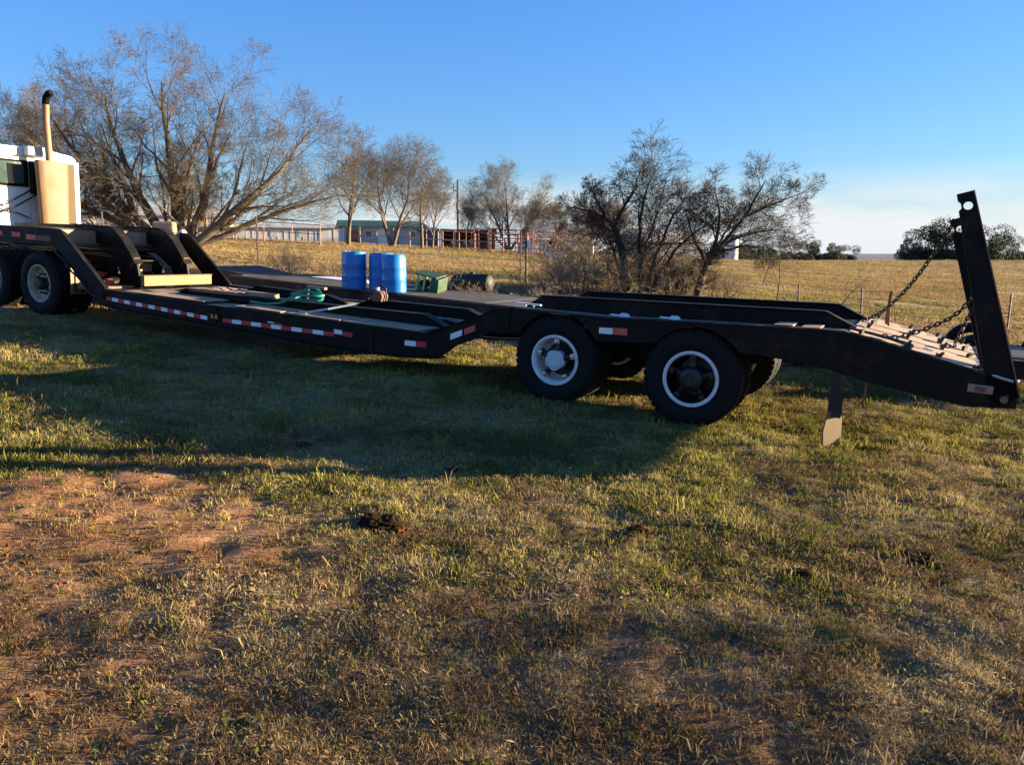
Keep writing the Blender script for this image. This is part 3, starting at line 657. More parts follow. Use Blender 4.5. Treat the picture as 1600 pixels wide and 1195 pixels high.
# ------------------------------------------------------------------ second lowboy behind
O2 = Vector((-3.6, 16.2, 0)); yaw2 = R(-28)
P2 = Matrix.Translation((O2.x, O2.y, gz(O2.x, O2.y))) @ Euler((0, R(4), yaw2)).to_matrix().to_4x4()
t2 = empty('equipment_trailer', P2.translation, (0, R(4), yaw2)); tag(t2, 'dark flat equipment trailer parked behind the lowboy carrying blue barrels', 'trailer')
DZ = .40
def U(x, y, z): return P2 @ Vector((x, y, z))
MB().prism([(-3.2, DZ), (8.2, DZ), (13.4, DZ + .05), (13.4, DZ - .2), (8.2, DZ - .22), (-3.0, DZ - .22)], 0, .06).build('side_beam', M['blackd'], t2, bevel=.006)
MB().prism([(-3.2, DZ), (8.2, DZ), (13.4, DZ + .05), (13.4, DZ - .2), (8.2, DZ - .22), (-3.0, DZ - .22)], 2.4, 2.46).build('side_beam', M['blackd'], t2, bevel=.006)
for i in range(19):
    x0 = -3.2 + i * .6; MB().rng(x0 + .006, x0 + .594, .065, 2.395, DZ - .05, DZ - .004 + rnd.uniform(-.004, .004)).build('deck_plank', M['decking'], t2)
MB().rng(8.2, 13.35, .065, 2.395, DZ - .02, DZ + .03).build('tail_plate', M['blackd'], t2)
MB().rng(-3.2, 8.2, -.02, .0, DZ - .02, DZ + .015).build('rub_rail', M['rust'], t2)
MB().prism([(-3.2, DZ - .2), (-3.2, DZ + .004), (-4.3, DZ + .12), (-4.6, DZ + .10), (-4.6, DZ - .15)], .4, 2.0).build('tongue', M['blackd'], t2)
for x in (11.5, 12.6):
    e = empty('wheel', (x, -.02, .36), (0, 0, 0), t2)
    MB().lathe(tyre_prof(.38, .24), 36, 'y').build('tyre', M['tyre'], e, smooth=True); MB().lathe([(.22, .01), (.17, .05), (0, .05)], 24, 'y').build('rim', M['rimt'], e, smooth=True)
    e = empty('wheel', (x, 2.3, .36), (0, 0, 0), t2)
    MB().lathe(tyre_prof(.38, .24), 36, 'y').build('tyre', M['tyre'], e, smooth=True)
MB().prism([(11.0, DZ + .09), (13.1, DZ + .09), (13.3, DZ + .07), (13.1, DZ + .075), (11.0, DZ + .075), (10.8, DZ + .06)], -.28, -.02).build('fender', M['black'], t2, bevel=.02)
MB().rng(11.2, 11.5, -.03, -.021, DZ - .15, DZ - .11).build('reflective_tape', M['refw'], t2)
# barrels
bp_ = [(.0, .0), (.27, .0), (.288, .02), (.292, .12), (.292, .28), (.296, .29), (.296, .32), (.292, .33), (.292, .55), (.296, .56), (.296, .59), (.292, .60), (.292, .80), (.285, .86), (.27, .885), (.262, .885), (.258, .865), (0, .865)]
bm_ = MB().lathe(bp_, 40).mesh('body', M['blue'], True); bg_ = MB().lathe([(0, .0), (.035, 0), (.035, .02), (0, .022)], 12).mesh('bung', M['rimw'])
for i, (x, y, lb) in enumerate(((.31, .08, 'blue plastic drum standing alone, leftmost of the three drums'), (.84, .30, 'blue plastic drum half hidden between the two other drums'), (1.30, .12, 'blue plastic drum with a pale patch on its right side, rightmost of the three'))):
    o = empty('barrel', U(x, y, DZ - .002), (0, R(2), yaw2 + i * 1.3)); tag(o, lb, 'barrel', 'blue drums on the trailer behind'); o.scale = (.86, .86, .86)
    inst('body', bm_, o); inst('bung', bg_, o, (.17, 0, .866)); inst('bung', bg_, o, (-.17, 0, .866))
    if i == 2:
        lm = MB(); n = 9
        for k in range(n + 1):
            a = yaw2 * 0 + R(150 + 55 * k / n) - 2.6
            for z in (.36, .82): lm.v.append((.294 * math.cos(a), .294 * math.sin(a), z + .03 * math.sin(k * 2.1)))
        lm.f = [(2 * k, 2 * k + 2, 2 * k + 3, 2 * k + 1) for k in range(n)]
        ml = mat('pale_blue_patch', (.03, .28, .62), .5, .3, 8, dust=(.55, .65, .75), dustamt=.25)
        lm.build('pale_patch', ml, o).rotation_euler = (0, 0, -(yaw2 + i * 1.3) + R(-20))  # paler mottled blue patch wrapped round the drum's right side
# white tin sheet on far trailer deck
o = MB().box((-1.35, 1.9, DZ + .012), (1.7, .7, .014)); o.v = [tuple(U(*p)) for p in o.v]; tag(o.build('tin_sheet', M['white']), 'pale tin sheet lying flat at the left end of the rear trailer', 'sheet')
# green machine
gm_ = empty('feed_mixer', U(1.22, 1.25, DZ - .002), (R(8), R(12), yaw2 + .1)); tag(gm_, 'small green machine housing with pale green posts beside the barrels', 'machine'); gm_.scale = (.66, .66, .7)
o = MB().rng(-.05, .62, -.3, .3, .0, .10); o.build('base', M['greenp'], gm_)
MB().rng(.42, .70, -.32, .32, .10, .52).build('hopper', M['greenp'], gm_, bevel=.02)
MB().box((.22, 0, .56), (.80, .66, .04)).build('top_cover', M['greenp'], gm_, bevel=.01)
for x, y in ((-.08, -.28), (.18, -.28), (-.08, .28), (.18, .28)): MB().box((x, y, .31), (.07, .05, .46), (0, .08, 0)).build('post', M['greenl'], gm_)
MB().lathe([(0, -.12), (.13, -.12), (.13, .12), (0, .12)], 16, 'y', (.05, 0, .24)).build('motor', M['blackpl'], gm_)
# black tank
o = empty('poly_tank', U(1.55, 2.75, DZ + .15), (0, 0, yaw2)); tag(o, 'low black plastic tank lying among dry weeds right of the green machine', 'tank'); o.scale = (.85, .85, .85)
MB().lathe([(0, -.6), (.14, -.6), (.22, -.54), (.25, -.40), (.25, -.1), (.262, -.08), (.262, -.04), (.25, -.02), (.25, .40), (.22, .54), (.14, .6), (0, .6)], 24, 'x').build('shell', M['blackpl'], o, smooth=True)
for x in (-.35, .35): MB().rng(x - .05, x + .05, -.25, .25, -.2, -.1).build('cradle', M['wood'], o)
MB().lathe([(.07, .0), (.07, .05), (0, .055)], 14, 'z', (0, 0, .24)).build('lid', M['blackpl'], o)
# junk: pallets, crate, old tyre
pal = empty('pallet', U(2.9, 3.2, DZ - .32), (0, 0, yaw2 + .2)); tag(pal, 'brown wooden pallet stacked flat behind the deck junction', 'pallet')
for i in range(6): MB().rng(-.5 + i * .18, -.38 + i * .18, -.5, .5, .12, .14).build('slat', M['wood'], pal)
for y in (-.45, 0, .45): MB().rng(-.5, .54, y - .04, y + .04, .0, .118).build('bearer', M['wood'], pal)
cr = empty('crate', U(3.5, 3.35, DZ - .3), (0, 0, yaw2 + .5)); tag(cr, 'open weathered wooden crate beside the pallet', 'crate')
for i in range(3):
    for s in (-1, 1):
        MB().rng(-.35, .35, s * .25 - .012, s * .25 + .012, .02 + i * .11, .11 + i * .11).build('slat', M['wood'], cr); MB().rng(s * .35 - .012, s * .35 + .012, -.235, .235, .02 + i * .11, .11 + i * .11).build('slat', M['wood'], cr)
MB().rng(-.335, .335, -.235, .235, .0, .02).build('bottom', M['rust'], cr)
o = MB().lathe(tyre_prof(.36, .2), 32, 'z'); o = tag(o.build('old_tyre', M['tyre'], None, True), 'worn black tyre lying flat near the crate', 'tyre'); o.location = U(4.2, 3.4, DZ-.3); o.rotation_euler = (0, R(4), yaw2)
o = MB()
for k in range(14):
    a = rnd.uniform(0, 6.28); o.box((rnd.uniform(-.5, .5), rnd.uniform(-.4, .4), .05 + rnd.uniform(0, .2)), (rnd.uniform(.2, .7), rnd.uniform(.05, .1), .03), (rnd.uniform(-.3, .3), rnd.uniform(-.3, .3), a))
o = tag(o.build('scrap_heap', M['tpost']), 'dark heap of scrap boards between tank and pallet', 'scrap'); o.location = U(2.35, 3.1, DZ - .3); o.rotation_euler = (0, 0, yaw2)

# ------------------------------------------------------------------ vegetation
def tubes_np(polys, k):
    by = {}
    for p, r in polys: by.setdefault(len(p), []).append((p, r))
    V = []; F = []; o = 0
    for n, L in by.items():
        P = np.array([p for p, r in L]); Rr = np.array([r for p, r in L]); m = len(L)
        Tn = np.gradient(P, axis=1); Tn /= np.linalg.norm(Tn, axis=2, keepdims=True) + 1e-9
        ref = np.where(np.abs(Tn[:, :1, 2:3]) > .8, np.array([[[1., 0, 0]]]), np.array([[[0, 0, 1.]]]))
        A = np.cross(Tn, np.broadcast_to(ref, Tn.shape)); A /= np.linalg.norm(A, axis=2, keepdims=True) + 1e-9
        B = np.cross(Tn, A); w = np.arange(k) * 2 * np.pi / k
        ring = P[:, :, None] + Rr[:, :, None, None] * (A[:, :, None] * np.cos(w)[:, None] + B[:, :, None] * np.sin(w)[:, None])
        V.append(ring.reshape(-1, 3)); ii = np.arange(m * n * k).reshape(m, n, k)
        a = ii[:, :-1]; b = ii[:, 1:]
        F.append(np.stack([a, np.roll(a, -1, 2), np.roll(b, -1, 2), b], -1).reshape(-1, 4) + o); o += m * n * k
    return np.concatenate(V), np.concatenate(F)
def tree_polys(seed, trunks, L, nch, spread, ratio, trop, wig, rrat=.5, npts=(9, 8, 6, 5, 3), start=.25, minr=.004):
    """trunks: (base, direction, length, radius), or ('path', points, radius) for a limb whose course is known. Returns polylines by level"""
    rs = np.random.RandomState(seed); out = [[] for _ in range(L)]; tk0 = []; st = []
    def spawn(P, D, ln, r, lv, end):
        if lv + 1 >= L: return
        n = len(P); c = nch[lv]; fr = np.sort(start + (1 - start) * (np.arange(c) + rs.rand(c)) / c); ph = rs.rand() * 6.28
        for f in fr:
            x = f * (n - 1); i = min(int(x), n - 2); t_ = x - i
            bp = P[i] * (1 - t_) + P[i + 1] * t_; bd = D[i + 1]
            ph += 2.4 + rs.randn() * .5; u = np.cross(bd, [.3, .2, 1.]); u /= np.linalg.norm(u) + 1e-9; v = np.cross(bd, u)
            ang = spread[min(lv, len(spread) - 1)] * (.7 + .6 * rs.rand())
            nd = bd * math.cos(ang) + (u * math.cos(ph) + v * math.sin(ph)) * math.sin(ang)
            rr = r * (1 - (1 - end) * f) * rrat * (.8 + .3 * rs.rand())
            st.append((bp, nd / np.linalg.norm(nd), ln * ratio[min(lv, len(ratio) - 1)] * (1.15 - .55 * f) * (.7 + .5 * rs.rand()), rr, lv + 1))
    roots = list(trunks)
    while st or roots:
        if not st:
            q = roots.pop(0)
            if q[0] == 'path':
                K = np.array(q[1], float); m = 4 * (len(K) - 1) + 1; u_ = np.linspace(0, len(K) - 1, m)
                P = np.stack([np.interp(u_, np.arange(len(K)), K[:, j]) for j in range(3)], 1)
                for _ in range(3): P[1:-1] = .25 * P[:-2] + .5 * P[1:-1] + .25 * P[2:]
                P[1:-1] += rs.randn(m - 2, 3) * .012
                D = np.gradient(P, axis=0); D /= np.linalg.norm(D, axis=1, keepdims=True) + 1e-9
                ln = float(np.linalg.norm(np.diff(P, axis=0), axis=1).sum()); r = q[2]; end = q[3] if len(q) > 3 else .16
                out[0].append((P, np.maximum(np.linspace(r, r * end, m), minr))); spawn(P, D, ln, r, 0, end); continue
            b, d, ln, r = q; d = np.array(d, float) / np.linalg.norm(d); lv = 0; p = np.array(b, float)
        else: p, d, ln, r, lv = st.pop()
        n = npts[min(lv, len(npts) - 1)]; P = [p]; D = [d]; sg = ln / (n - 1)
        for i in range(n - 1):
            d = d + rs.randn(3) * wig[min(lv, len(wig) - 1)]; d[2] += trop[min(lv, len(trop) - 1)]
            d = d / np.linalg.norm(d); P.append(P[-1] + d * sg); D.append(d)
        out[lv].append((np.array(P), np.maximum(np.linspace(r, r * .12, n), minr))); spawn(P, D, ln, r, lv, .12)
    return out
def make_tree(name, loc, polys, label, cat='tree', bark='bark', twig='twig', split=2, group=None, rotz=0):
    e = empty(name, (loc[0], loc[1], gz(*loc[:2]) - .05), (0, 0, rotz)); tag(e, label, cat, group)
    tp = [p for l in polys[:split] for p in l]; V, F = tubes_np(tp, 7); link(bpy.data.objects.new('trunk', np_mesh('trunk', V, F, M[bark])), e)
    Vs = []; Fs = []; o = 0
    for i, l in enumerate(polys[split:]):
        if not l: continue
        V, F = tubes_np(l, 5 if i == 0 and len(l) < 800 else 3); Vs.append(V); Fs.append(F + o); o += len(V)
    link(bpy.data.objects.new('crown', np_mesh('crown', np.concatenate(Vs), np.concatenate(Fs), M[twig])), e)
    return e
# the big bare tree behind the gooseneck
bt = []
for (dx, dz, ln, r, off, dy) in ((-1.0, .55, 7.2, .20, -.35, .2), (-.75, .8, 6.4, .22, -.25, -.4), (-.32, 1.0, 6.2, .24, -.1, .3), (.12, 1.0, 6.4, .26, .25, -.2), (.48, .92, 6.6, .23, .4, .3), (.85, .66, 7.2, .21, .5, -.3), (1.0, .34, 7.0, .16, .6, .2), (-.5, .7, 4.6, .18, -.5, -.9), (.3, .8, 4.8, .18, .3, -1.0), (-1.0, .2, 4.6, .14, -.5, -.3), (0, .8, 4.6, .18, .1, 1.0), (-1, .72, 6.6, .15, -.4, .6), (.95, .5, 6.2, .14, .5, .9), (-.6, .8, 3.0, .10, -.6, -.6), (.5, .9, 3.1, .10, .5, -.7), (0, 1, 3.4, .10, 0, -.8), (.9, .7, 3.2, .09, .7, -.2), (-.9, .6, 3.0, .09, -.7, .1)):
    bt.append(((off, 0, 0), (dx, dy * .6, dz), ln, r))
make_tree('bare_tree', (-13.8, 32), tree_polys(11, bt, 5, (9, 7, 6, 5), (.6, .6, .62, .7), (.5, .55, .66, .8), (.03, .05, .02, .0, -.02), (.09, .12, .12, .12, .14), .46, (11, 8, 6, 5, 4), .22, .0045),
          'huge spreading bare tree with many trunks rising behind the gooseneck', 'tree')
def bare(loc, h, seed, label, spread=.5, lean=(0, 0), n1=(13, 8, 7, 4), trop=(.06, .09, .06, .02), r=None, twig='twigg', bark='bark', trunks=None, wig=(.06, .11, .12, .13), start=.2, ratio=(.58, .58, .66, .8), group='bare trees along the fence', minr=.005, L=5, npts=(9, 7, 6, 4, 3), split=2):
    r = r or h * .022
    tks = trunks or [((0, 0, 0), (lean[0], lean[1], 1), h * .80, r)]
    return make_tree('bare_tree', loc, tree_polys(seed, tks, L, n1, (spread, spread * 1.05, .65, .7), ratio, trop, wig, .5, npts, start, minr), label, 'tree', bark, twig, split, group)
bare((-23.5, 40), 6.6, 21, 'bare tree at the far left edge behind the truck cab', .62)
bare((-30, 52), 7.4, 22, 'pale bare tree at the left rim beyond the truck exhaust', .6)
bare((-10.4, 50), 7.1, 23, 'tall straight bare tree directly behind the leftmost blue drum', .85)
bare((-8.0, 52), 8.7, 24, 'forked bare tree rising above the middle of the green-roofed house', .8, trunks=[((0, 0, 0), (-.3, 0, 1), 5.2, .15), ((.1, 0, 0), (.35, .1, 1), 5.4, .15)])
bare((-6.2, 54), 6.5, 25, 'bare tree with upswept limbs over the right end of the green-roofed house', .8)
bare((-5.9, 58), 5.0, 26, 'short dense bare tree between the green-roofed house and dark red shed', .62, (.1, 0))
bare((-4.2, 72), 4.6, 27, 'small bare shrubby tree at the foot of the utility pole', .7)
bare((-.4, 70), 7.6, 28, 'vase-shaped tan bare tree above the corral panels', .6, twig='twig', trop=(0, .03, .02, 0), trunks=[((0, 0, 0), (-.35, 0, 1), 5.6, .15), ((.1, 0, 0), (.05, .1, 1), 5.9, .16), ((.2, 0, 0), (.45, -.1, 1), 5.4, .14), ((0, .1, 0), (.75, 0, .8), 4.6, .1), ((0, .1, 0), (-.75, 0, .8), 4.4, .1)])
bare((4.6, 80), 5.0, 51, 'grey bare bushy tree right behind the covered roll', .75, n1=(12, 9, 7, 5))
bare((10.5, 84), 5.6, 52, 'grey bare tree between the russet tree and the grey barn', .75, n1=(12, 9, 7, 5))
bare((1.8, 88), 5.4, 53, 'pale bare tree in front of the pale grey house', .75, n1=(12, 8, 7, 5))
bare((7.2, 72), 5.4, 29, 'rounded russet tree standing left of the grey barn', .75, twig='twigr', n1=(11, 8, 7, 5), trunks=[((0, 0, 0), (-.4, 0, 1), 3.6, .13), ((.1, 0, 0), (.4, .1, 1), 3.8, .13), ((0, 0, 0), (0, .3, 1), 3.8, .12), ((0, 0, 0), (.8, 0, .6), 3.4, .1), ((0, 0, 0), (-.8, 0, .6), 3.4, .1)])
# mesquites behind the trailer
def limbs(rows):
    return [('path', p, r, e) for p, r, e in rows]
LA = limbs([
    ([(0, 0, -.1), (-.06, .02, .7), (-.12, .03, 1.55), (-.40, .05, 2.35)], .125, .62),
    ([(-.40, .05, 2.35), (-.62, .12, 2.66), (-1.05, .15, 2.92), (-1.78, .10, 3.06)], .075, .2),
    ([(-.40, .05, 2.35), (-.18, -.1, 2.98), (.14, -.2, 3.60), (.24, -.25, 4.25)], .07, .2),
    ([(-.62, .12, 2.66), (-.90, .3, 3.35), (-1.06, .4, 3.80)], .05, .2),
    ([(.45, .1, -.1), (.38, .15, 1.15), (.32, .2, 2.35), (.48, .25, 3.60), (.78, .3, 4.30)], .085, .12),
    ([(.52, 0, -.1), (.95, -.1, .95), (1.35, -.15, 1.68), (1.75, -.2, 2.15), (2.22, -.15, 2.50)], .075, .15),
    ([(.55, .2, -.1), (.78, .35, 1.18), (1.12, .5, 2.15), (1.42, .6, 2.95), (1.80, .7, 3.50)], .075, .15),
    ([(.05, .25, -.1), (-.2, .5, 1.2), (-.55, .8, 2.2), (-.9, 1.1, 2.9)], .06, .15),
    ([(.35, -.2, -.1), (.25, -.5, 1.3), (.55, -.8, 2.4), (.75, -.9, 3.3)], .06, .15),
    ([(.9, .1, -.1), (1.15, .05, .45), (1.5, 0, .85)], .04, .2)])
LB = limbs([
    ([(0, 0, -.1), (.14, .03, .92), (.46, .05, 1.58)], .135, .66),
    ([(.46, .05, 1.58), (.62, .1, 2.35), (.70, .15, 2.95), (.48, .2, 3.85)], .07, .15),
    ([(.46, .05, 1.58), (.86, -.1, 2.15), (1.33, -.2, 2.85), (1.74, -.25, 3.72), (1.86, -.3, 4.05)], .08, .12),
    ([(.46, .05, 1.58), (.94, .1, 2.05), (1.56, .15, 2.30), (2.34, .2, 2.46), (2.98, .2, 2.36)], .07, .14),
    ([(1.33, -.2, 2.85), (2.12, -.3, 3.28), (3.15, -.35, 3.72)], .045, .16),
    ([(.60, .05, 1.70), (1.1, -.15, 1.85), (1.74, -.3, 1.90), (2.52, -.35, 1.68)], .045, .16),
    ([(.30, .05, 1.28), (0, .2, 1.95), (-.26, .3, 2.72), (-.33, .35, 3.25)], .055, .15),
    ([(.46, .05, 1.58), (.9, .5, 2.3), (1.4, .9, 3.0), (1.9, 1.1, 3.4)], .055, .15),
    ([(-.1, .1, -.1), (-.5, .15, .55), (-.78, .2, 1.0)], .04, .2)])
mqk = dict(L=5, nch=(11, 7, 5, 3), spread=(.75, .7, .65, .5), ratio=(.42, .62, .74, .85), trop=(0, .03, .01, 0), wig=(0, .12, .13, .10), rrat=.44, npts=(9, 8, 6, 5, 4), start=.16, minr=.0042)
ta = make_tree('bare_tree', (3.25, 22), tree_polys(31, LA, **mqk), 'dark many-stemmed mesquite with a trunk bending left, behind the rear rails', 'tree', 'barkd', 'twigd', 1, 'dark mesquites behind the trailer')
tb = make_tree('bare_tree', (5.15, 21.8), tree_polys(32, LB, **mqk), 'dark mesquite leaning right with a wide windswept crown', 'tree', 'barkd', 'twigd', 1, 'dark mesquites behind the trailer')
ta.scale = (1.0, 1.0, .82); tb.scale = (.92, .92, .82)
# saplings
for (px_, py_, hh, sd, lb, ln) in ((6.75, 20, 2.0, 41, 'thin leaning sapling between the leaning mesquite and the open field', (.25, 0)), (8.2, 19.6, 1.3, 42, 'wispy dry sapling beyond the rear rails in front of the field', (.25, .1)), (9.6, 30, 2.2, 43, 'slight bare sapling farther out in the open field', (.3, 0))):
    make_tree('sapling', (px_, py_), tree_polys(sd, [((0, 0, 0), (ln[0], ln[1], 1), hh, .022)], 3, (6, 5), (.7, .8), (.5, .5), (.02, .03, 0), (.1, .15, .2), .5, (8, 5, 4), .3, .004), lb, 'sapling', 'barkd', 'twigd', 1, 'saplings beside the field')
# brush thicket
bmesh_ = []
for s in range(3):
    rs_ = np.random.RandomState(50 + s)
    tks = [((rs_.randn() * .25, rs_.randn() * .25, 0), (rs_.randn() * .6, rs_.randn() * .6, .8), .8 + rs_.rand() * .5, .012) for _ in range(34)]
    pl = tree_polys(60 + s, tks, 3, (6, 5), (.6, .7), (.5, .5), (.02, .0, -.02), (.15, .2, .2), .6, (6, 4, 3), .2, .003)
    Vs = []; Fs = []; o_ = 0
    for l in pl[1:]:
        V, F = tubes_np(l, 3); Vs.append(V); Fs.append(F + o_); o_ += len(V)
    V0, F0 = tubes_np(pl[0], 3)
    bmesh_.append((np_mesh('stems', V0, F0, M['barkd']), np_mesh('twigs', np.concatenate(Vs), np.concatenate(Fs), M['brush'])))
BR = [(3.9, 22.4, 1.35, 'dark tangle of low branches between the stems of the many-stemmed mesquite'), (4.7, 23.2, 1.2, 'tall thin brush behind the leaning mesquite'), (1.1, 21, 1.0, 'low dry brush left of the many-stemmed mesquite'), (1.9, 22.3, 1.25, 'grey-tan brush clump just left of the bending mesquite trunk'), (2.7, 21.2, 1.1, 'tangled brush at the foot of the bending mesquite'), (4.5, 21.6, 1.0, 'dry brush filling the gap between the two mesquites'), (6.2, 22.6, .9, 'short brush right of the leaning mesquite'), (2.2, 26, 1.5, 'taller brush clump behind the first mesquite'), (-6.2, 21.5, .8, 'dry weeds at the far end of the gooseneck arm'), (-1.65, 17.6, .6, 'tan weeds between the green machine and the black tank'), (-.85, 17.4, .5, 'dry weeds in front of the black tank at its right end'), (.7, 17.6, .5, 'dry weeds growing around the junk on the right')]
for i, (x, y, s, lb) in enumerate(BR):
    e = empty('brush', (x, y, gz(x, y) - .03), (0, 0, i * 1.7)); tag(e, lb, 'brush', 'dry brush behind the trailer'); e.scale = (s, s, s)
    inst('stems', bmesh_[i % 3][0], e); inst('twigs', bmesh_[i % 3][1], e)
# evergreen trees far off
def leafy(seed, n=7500, blobs=11, leaf=.14):
    rs = np.random.RandomState(seed); C = []; 
    for b in range(blobs): C.append((rs.randn() * 1.0, rs.randn() * .8, .6 + rs.rand() ** 1.5 * 3.2, .7 + rs.rand() * .7))
    P = []
    for i in range(n):
        c = C[rs.randint(blobs)]; d = rs.randn(3); d /= np.linalg.norm(d); r = c[3] * (.55 + .5 * rs.rand())
        P.append((c[0] + d[0] * r, c[1] + d[1] * r, max(.2, c[2] + d[2] * r * .85)))
    P = np.array(P); a = rs.randn(n, 3); a /= np.linalg.norm(a, axis=1, keepdims=True); b = np.cross(a, rs.randn(n, 3)); b /= np.linalg.norm(b, axis=1, keepdims=True)
    s = leaf * (.5 + rs.rand(n, 1)); V = np.stack([P - a * s * .5, P + b * s * .35, P + a * s * .5, P - b * s * .35], 1).reshape(-1, 3)
    return V, np.arange(4 * n).reshape(-1, 4)
LF = [[np_mesh('crown', *leafy(80 + i), M[m], False) for i in range(3)] for m in ('leafd', 'leafo')]
tkm = MB().tube([(0, 0, 0), (.05, 0, 1), (0, .05, 2.2)], [.22, .16, .08], 7).mesh('trunk', M['barkd'], True)
EV = [(51, 175, 1.2, 1, 'olive bushy tree just right of the white silo'), (56, 182, 1.0, 0, 'dark low tree in the gap right of the olive one'), (61, 185, .9, 0, 'small dark tree halfway between barn and evergreen clump'), (66, 190, .75, 0, 'lowest dark bush left of the evergreen clump'), (73, 196, 1.35, 0, 'dark evergreen at the left end of the central clump'), (77.5, 200, 1.45, 0, 'tall evergreen in the middle of the central clump'), (82, 200, 1.35, 1, 'pale olive tree in the central clump'), (86.5, 202, 1.15, 0, 'rounded evergreen at the right end of the central clump'),
      (78, 152, .8, 0, 'low dark tree at the left tip of the right-hand grove'), (81, 150, 1.15, 0, 'dark tree second from the left tip of the right-hand grove'), (84, 150, 1.6, 0, 'dense dark tree just left of the raised ramps'), (86.5, 149, 2.0, 0, 'tallest dark evergreen, right behind the raised ramp tops'), (90, 150, 1.5, 0, 'dark tree directly behind the raised ramps'), (93.5, 148, 1.75, 1, 'tall olive tree right of the raised ramps'), (97.5, 150, 1.25, 0, 'dark tree near the right edge beside the olive tree'), (101, 152, 1.1, 1, 'olive bush at the far right edge of the grove'), (105, 155, 1.3, 0, 'dark tree cut off by the right edge of the view'),
      (84, 158, .75, 0, 'low dark tree filling the foot of the right-hand grove left of the ramps'), (88, 159, .8, 0, 'low dark tree behind the tallest evergreen'), (93, 159, .8, 0, 'low dark tree right behind the foot of the raised ramps'), (99, 159, .75, 0, 'low dark bush right of the raised ramps below the olive tree')]
for i, (x, y, s, k, lb) in enumerate(EV):
    if x > 80 and y < 160: x -= 5; s *= .88
    else: s *= .8
    e = empty('evergreen_tree', (x, y, gz(x, y) - .25), (0, 0, i * 2.1)); tag(e, lb, 'tree', 'far evergreen trees'); e.scale = (s * 1.15, s * 1.1, s)
    inst('trunk', tkm, e); inst('crown', LF[k][i % 3], e)
# more distant woodline far back, one mass
Vs = []; Fs = []; o_ = 0
rs_ = np.random.RandomState(9)
for i in range(150):
    V, F = LF and leafy(200 + i % 5, 260, 4, .9); sc_ = rs_.uniform(.9, 1.7); x = rs_.uniform(-260, 420); y = rs_.uniform(420, 470)
    if 194 < x * 450 / y < 226: continue
    Vs.append(V * sc_ * np.array([1.6, 1.6, 1.0]) + np.array([x, y, gz(x, y) - .5])); Fs.append(F + o_); o_ += len(V)
tag(link(bpy.data.objects.new('woods', np_mesh('woods', np.concatenate(Vs), np.concatenate(Fs), M['leafd'], False))), 'far dark woods along the horizon', kind='stuff')
# a bare tree out of view on the right; its shade falls over the foreground
bare((36, 6.6), 9.5, 33, 'bare tree standing off to the right whose shade falls on the foreground', .65, trunks=[((0, 0, 0), (-.3, -.5, 1), 7.2, .2), ((0, 0, 0), (.2, .5, 1), 7.2, .2), ((0, 0, 0), (0, -.9, .8), 6.4, .16), ((0, 0, 0), (.1, 0, 1), 7.4, .2)], n1=(8, 6, 5, 4), minr=.009, group='bare trees out to the right')

# ------------------------------------------------------------------ fences
def pipe_fence(p0, p1, n, h, label, m='pipe', rails=(.95, .5), pr=.035):
    e = empty('pipe_fence', (p0[0], p0[1], 0)); tag(e, label, 'fence', 'pipe fences of the corral')
    def g(f): x = p0[0] + (p1[0] - p0[0]) * f; y = p0[1] + (p1[1] - p0[1]) * f; return Vector((x - p0[0], y - p0[1], gz(x, y)))
    for i in range(n + 1):
        p = g(i / n); MB().tube([p, p + Vector((0, 0, h * rnd.uniform(.98, 1.06)))], pr, 6).build('post', M[m], e)
    for r in rails:
        MB().tube([g(i / n) + Vector((0, .01, h * r)) for i in range(n + 1)], pr * .8, 6).build('rail', M[m], e)
    return e
pipe_fence((-26, 46), (-11.2, 46), 9, 1.25, 'rusty pipe fence in front of the long white barn', rails=(.97, .55, .1), pr=.03)
pipe_fence((-11, 57), (-2.7, 58), 7, 1.25, 'pale rusty pipe fence in front of the green-roofed house', rails=(.55,))
pipe_fence((-6.2, 55), (.5, 56), 6, 1.35, 'two-rail pink rusty fence in front of the dark red shed', rails=(.97, .5))
pipe_fence((-5.5, 61), (4.2, 61), 10, 1.5, 'rusty pen rails behind the corral panels', m='pipered', rails=(.97, .7, .45, .2))
pipe_fence((-1.6, 57), (4.0, 57.4), 6, 1.7, 'tall rust red pen rails between the shed and the covered roll', m='pipered', rails=(.97, .75, .5, .25))
def panel(x, y, rot, label, w=2.0, h=1.6):
    e = empty('corral_panel', (x, y, gz(x, y)), (0, 0, rot)); tag(e, label, 'gate', 'corral panels')
    for s in (0, w): MB().tube([(s, 0, 0), (s, 0, h)], .035, 6).build('upright', M['pipered'], e)
    for i in range(6): MB().tube([(0, 0, .2 + i * (h - .22) / 5), (w, 0, .2 + i * (h - .22) / 5)], .026, 6).build('rail', M['pipered'], e)
    MB().tube([(w / 2, .03, .2), (w / 2, .03, h)], .02, 6).build('brace', M['pipered'], e)
panel(-.6, 53, .05, 'rust red gate panel left of the white-posted opening'); panel(1.5, 52.6, .3, 'rust red gate panel in the middle of the corral'); panel(3.0, 53.2, -.3, 'rust red gate panel beside the tarp-covered roll'); panel(-2.6, 54, .0, 'rust red gate panel nearest the dark red shed')
o = empty('gate_frame', (1.15, 51.5, gz(1.15, 51.5))); tag(o, 'tall white gate frame standing in the corral', 'gate')
for x in (0, 1.0): MB().rng(x, x + .09, 0, .09, 0, 1.8).build('post', M['cap'], o)
MB().rng(.095, .995, 0, .09, .40, .50).build('rail', M['cap'], o); MB().rng(.095, .995, 0, .09, 1.68, 1.78).build('rail', M['cap'], o)
o = empty('feed_trough', (2.7, 49, gz(2.7, 49))); tag(o, 'cream concrete trough at the corral corner', 'trough')
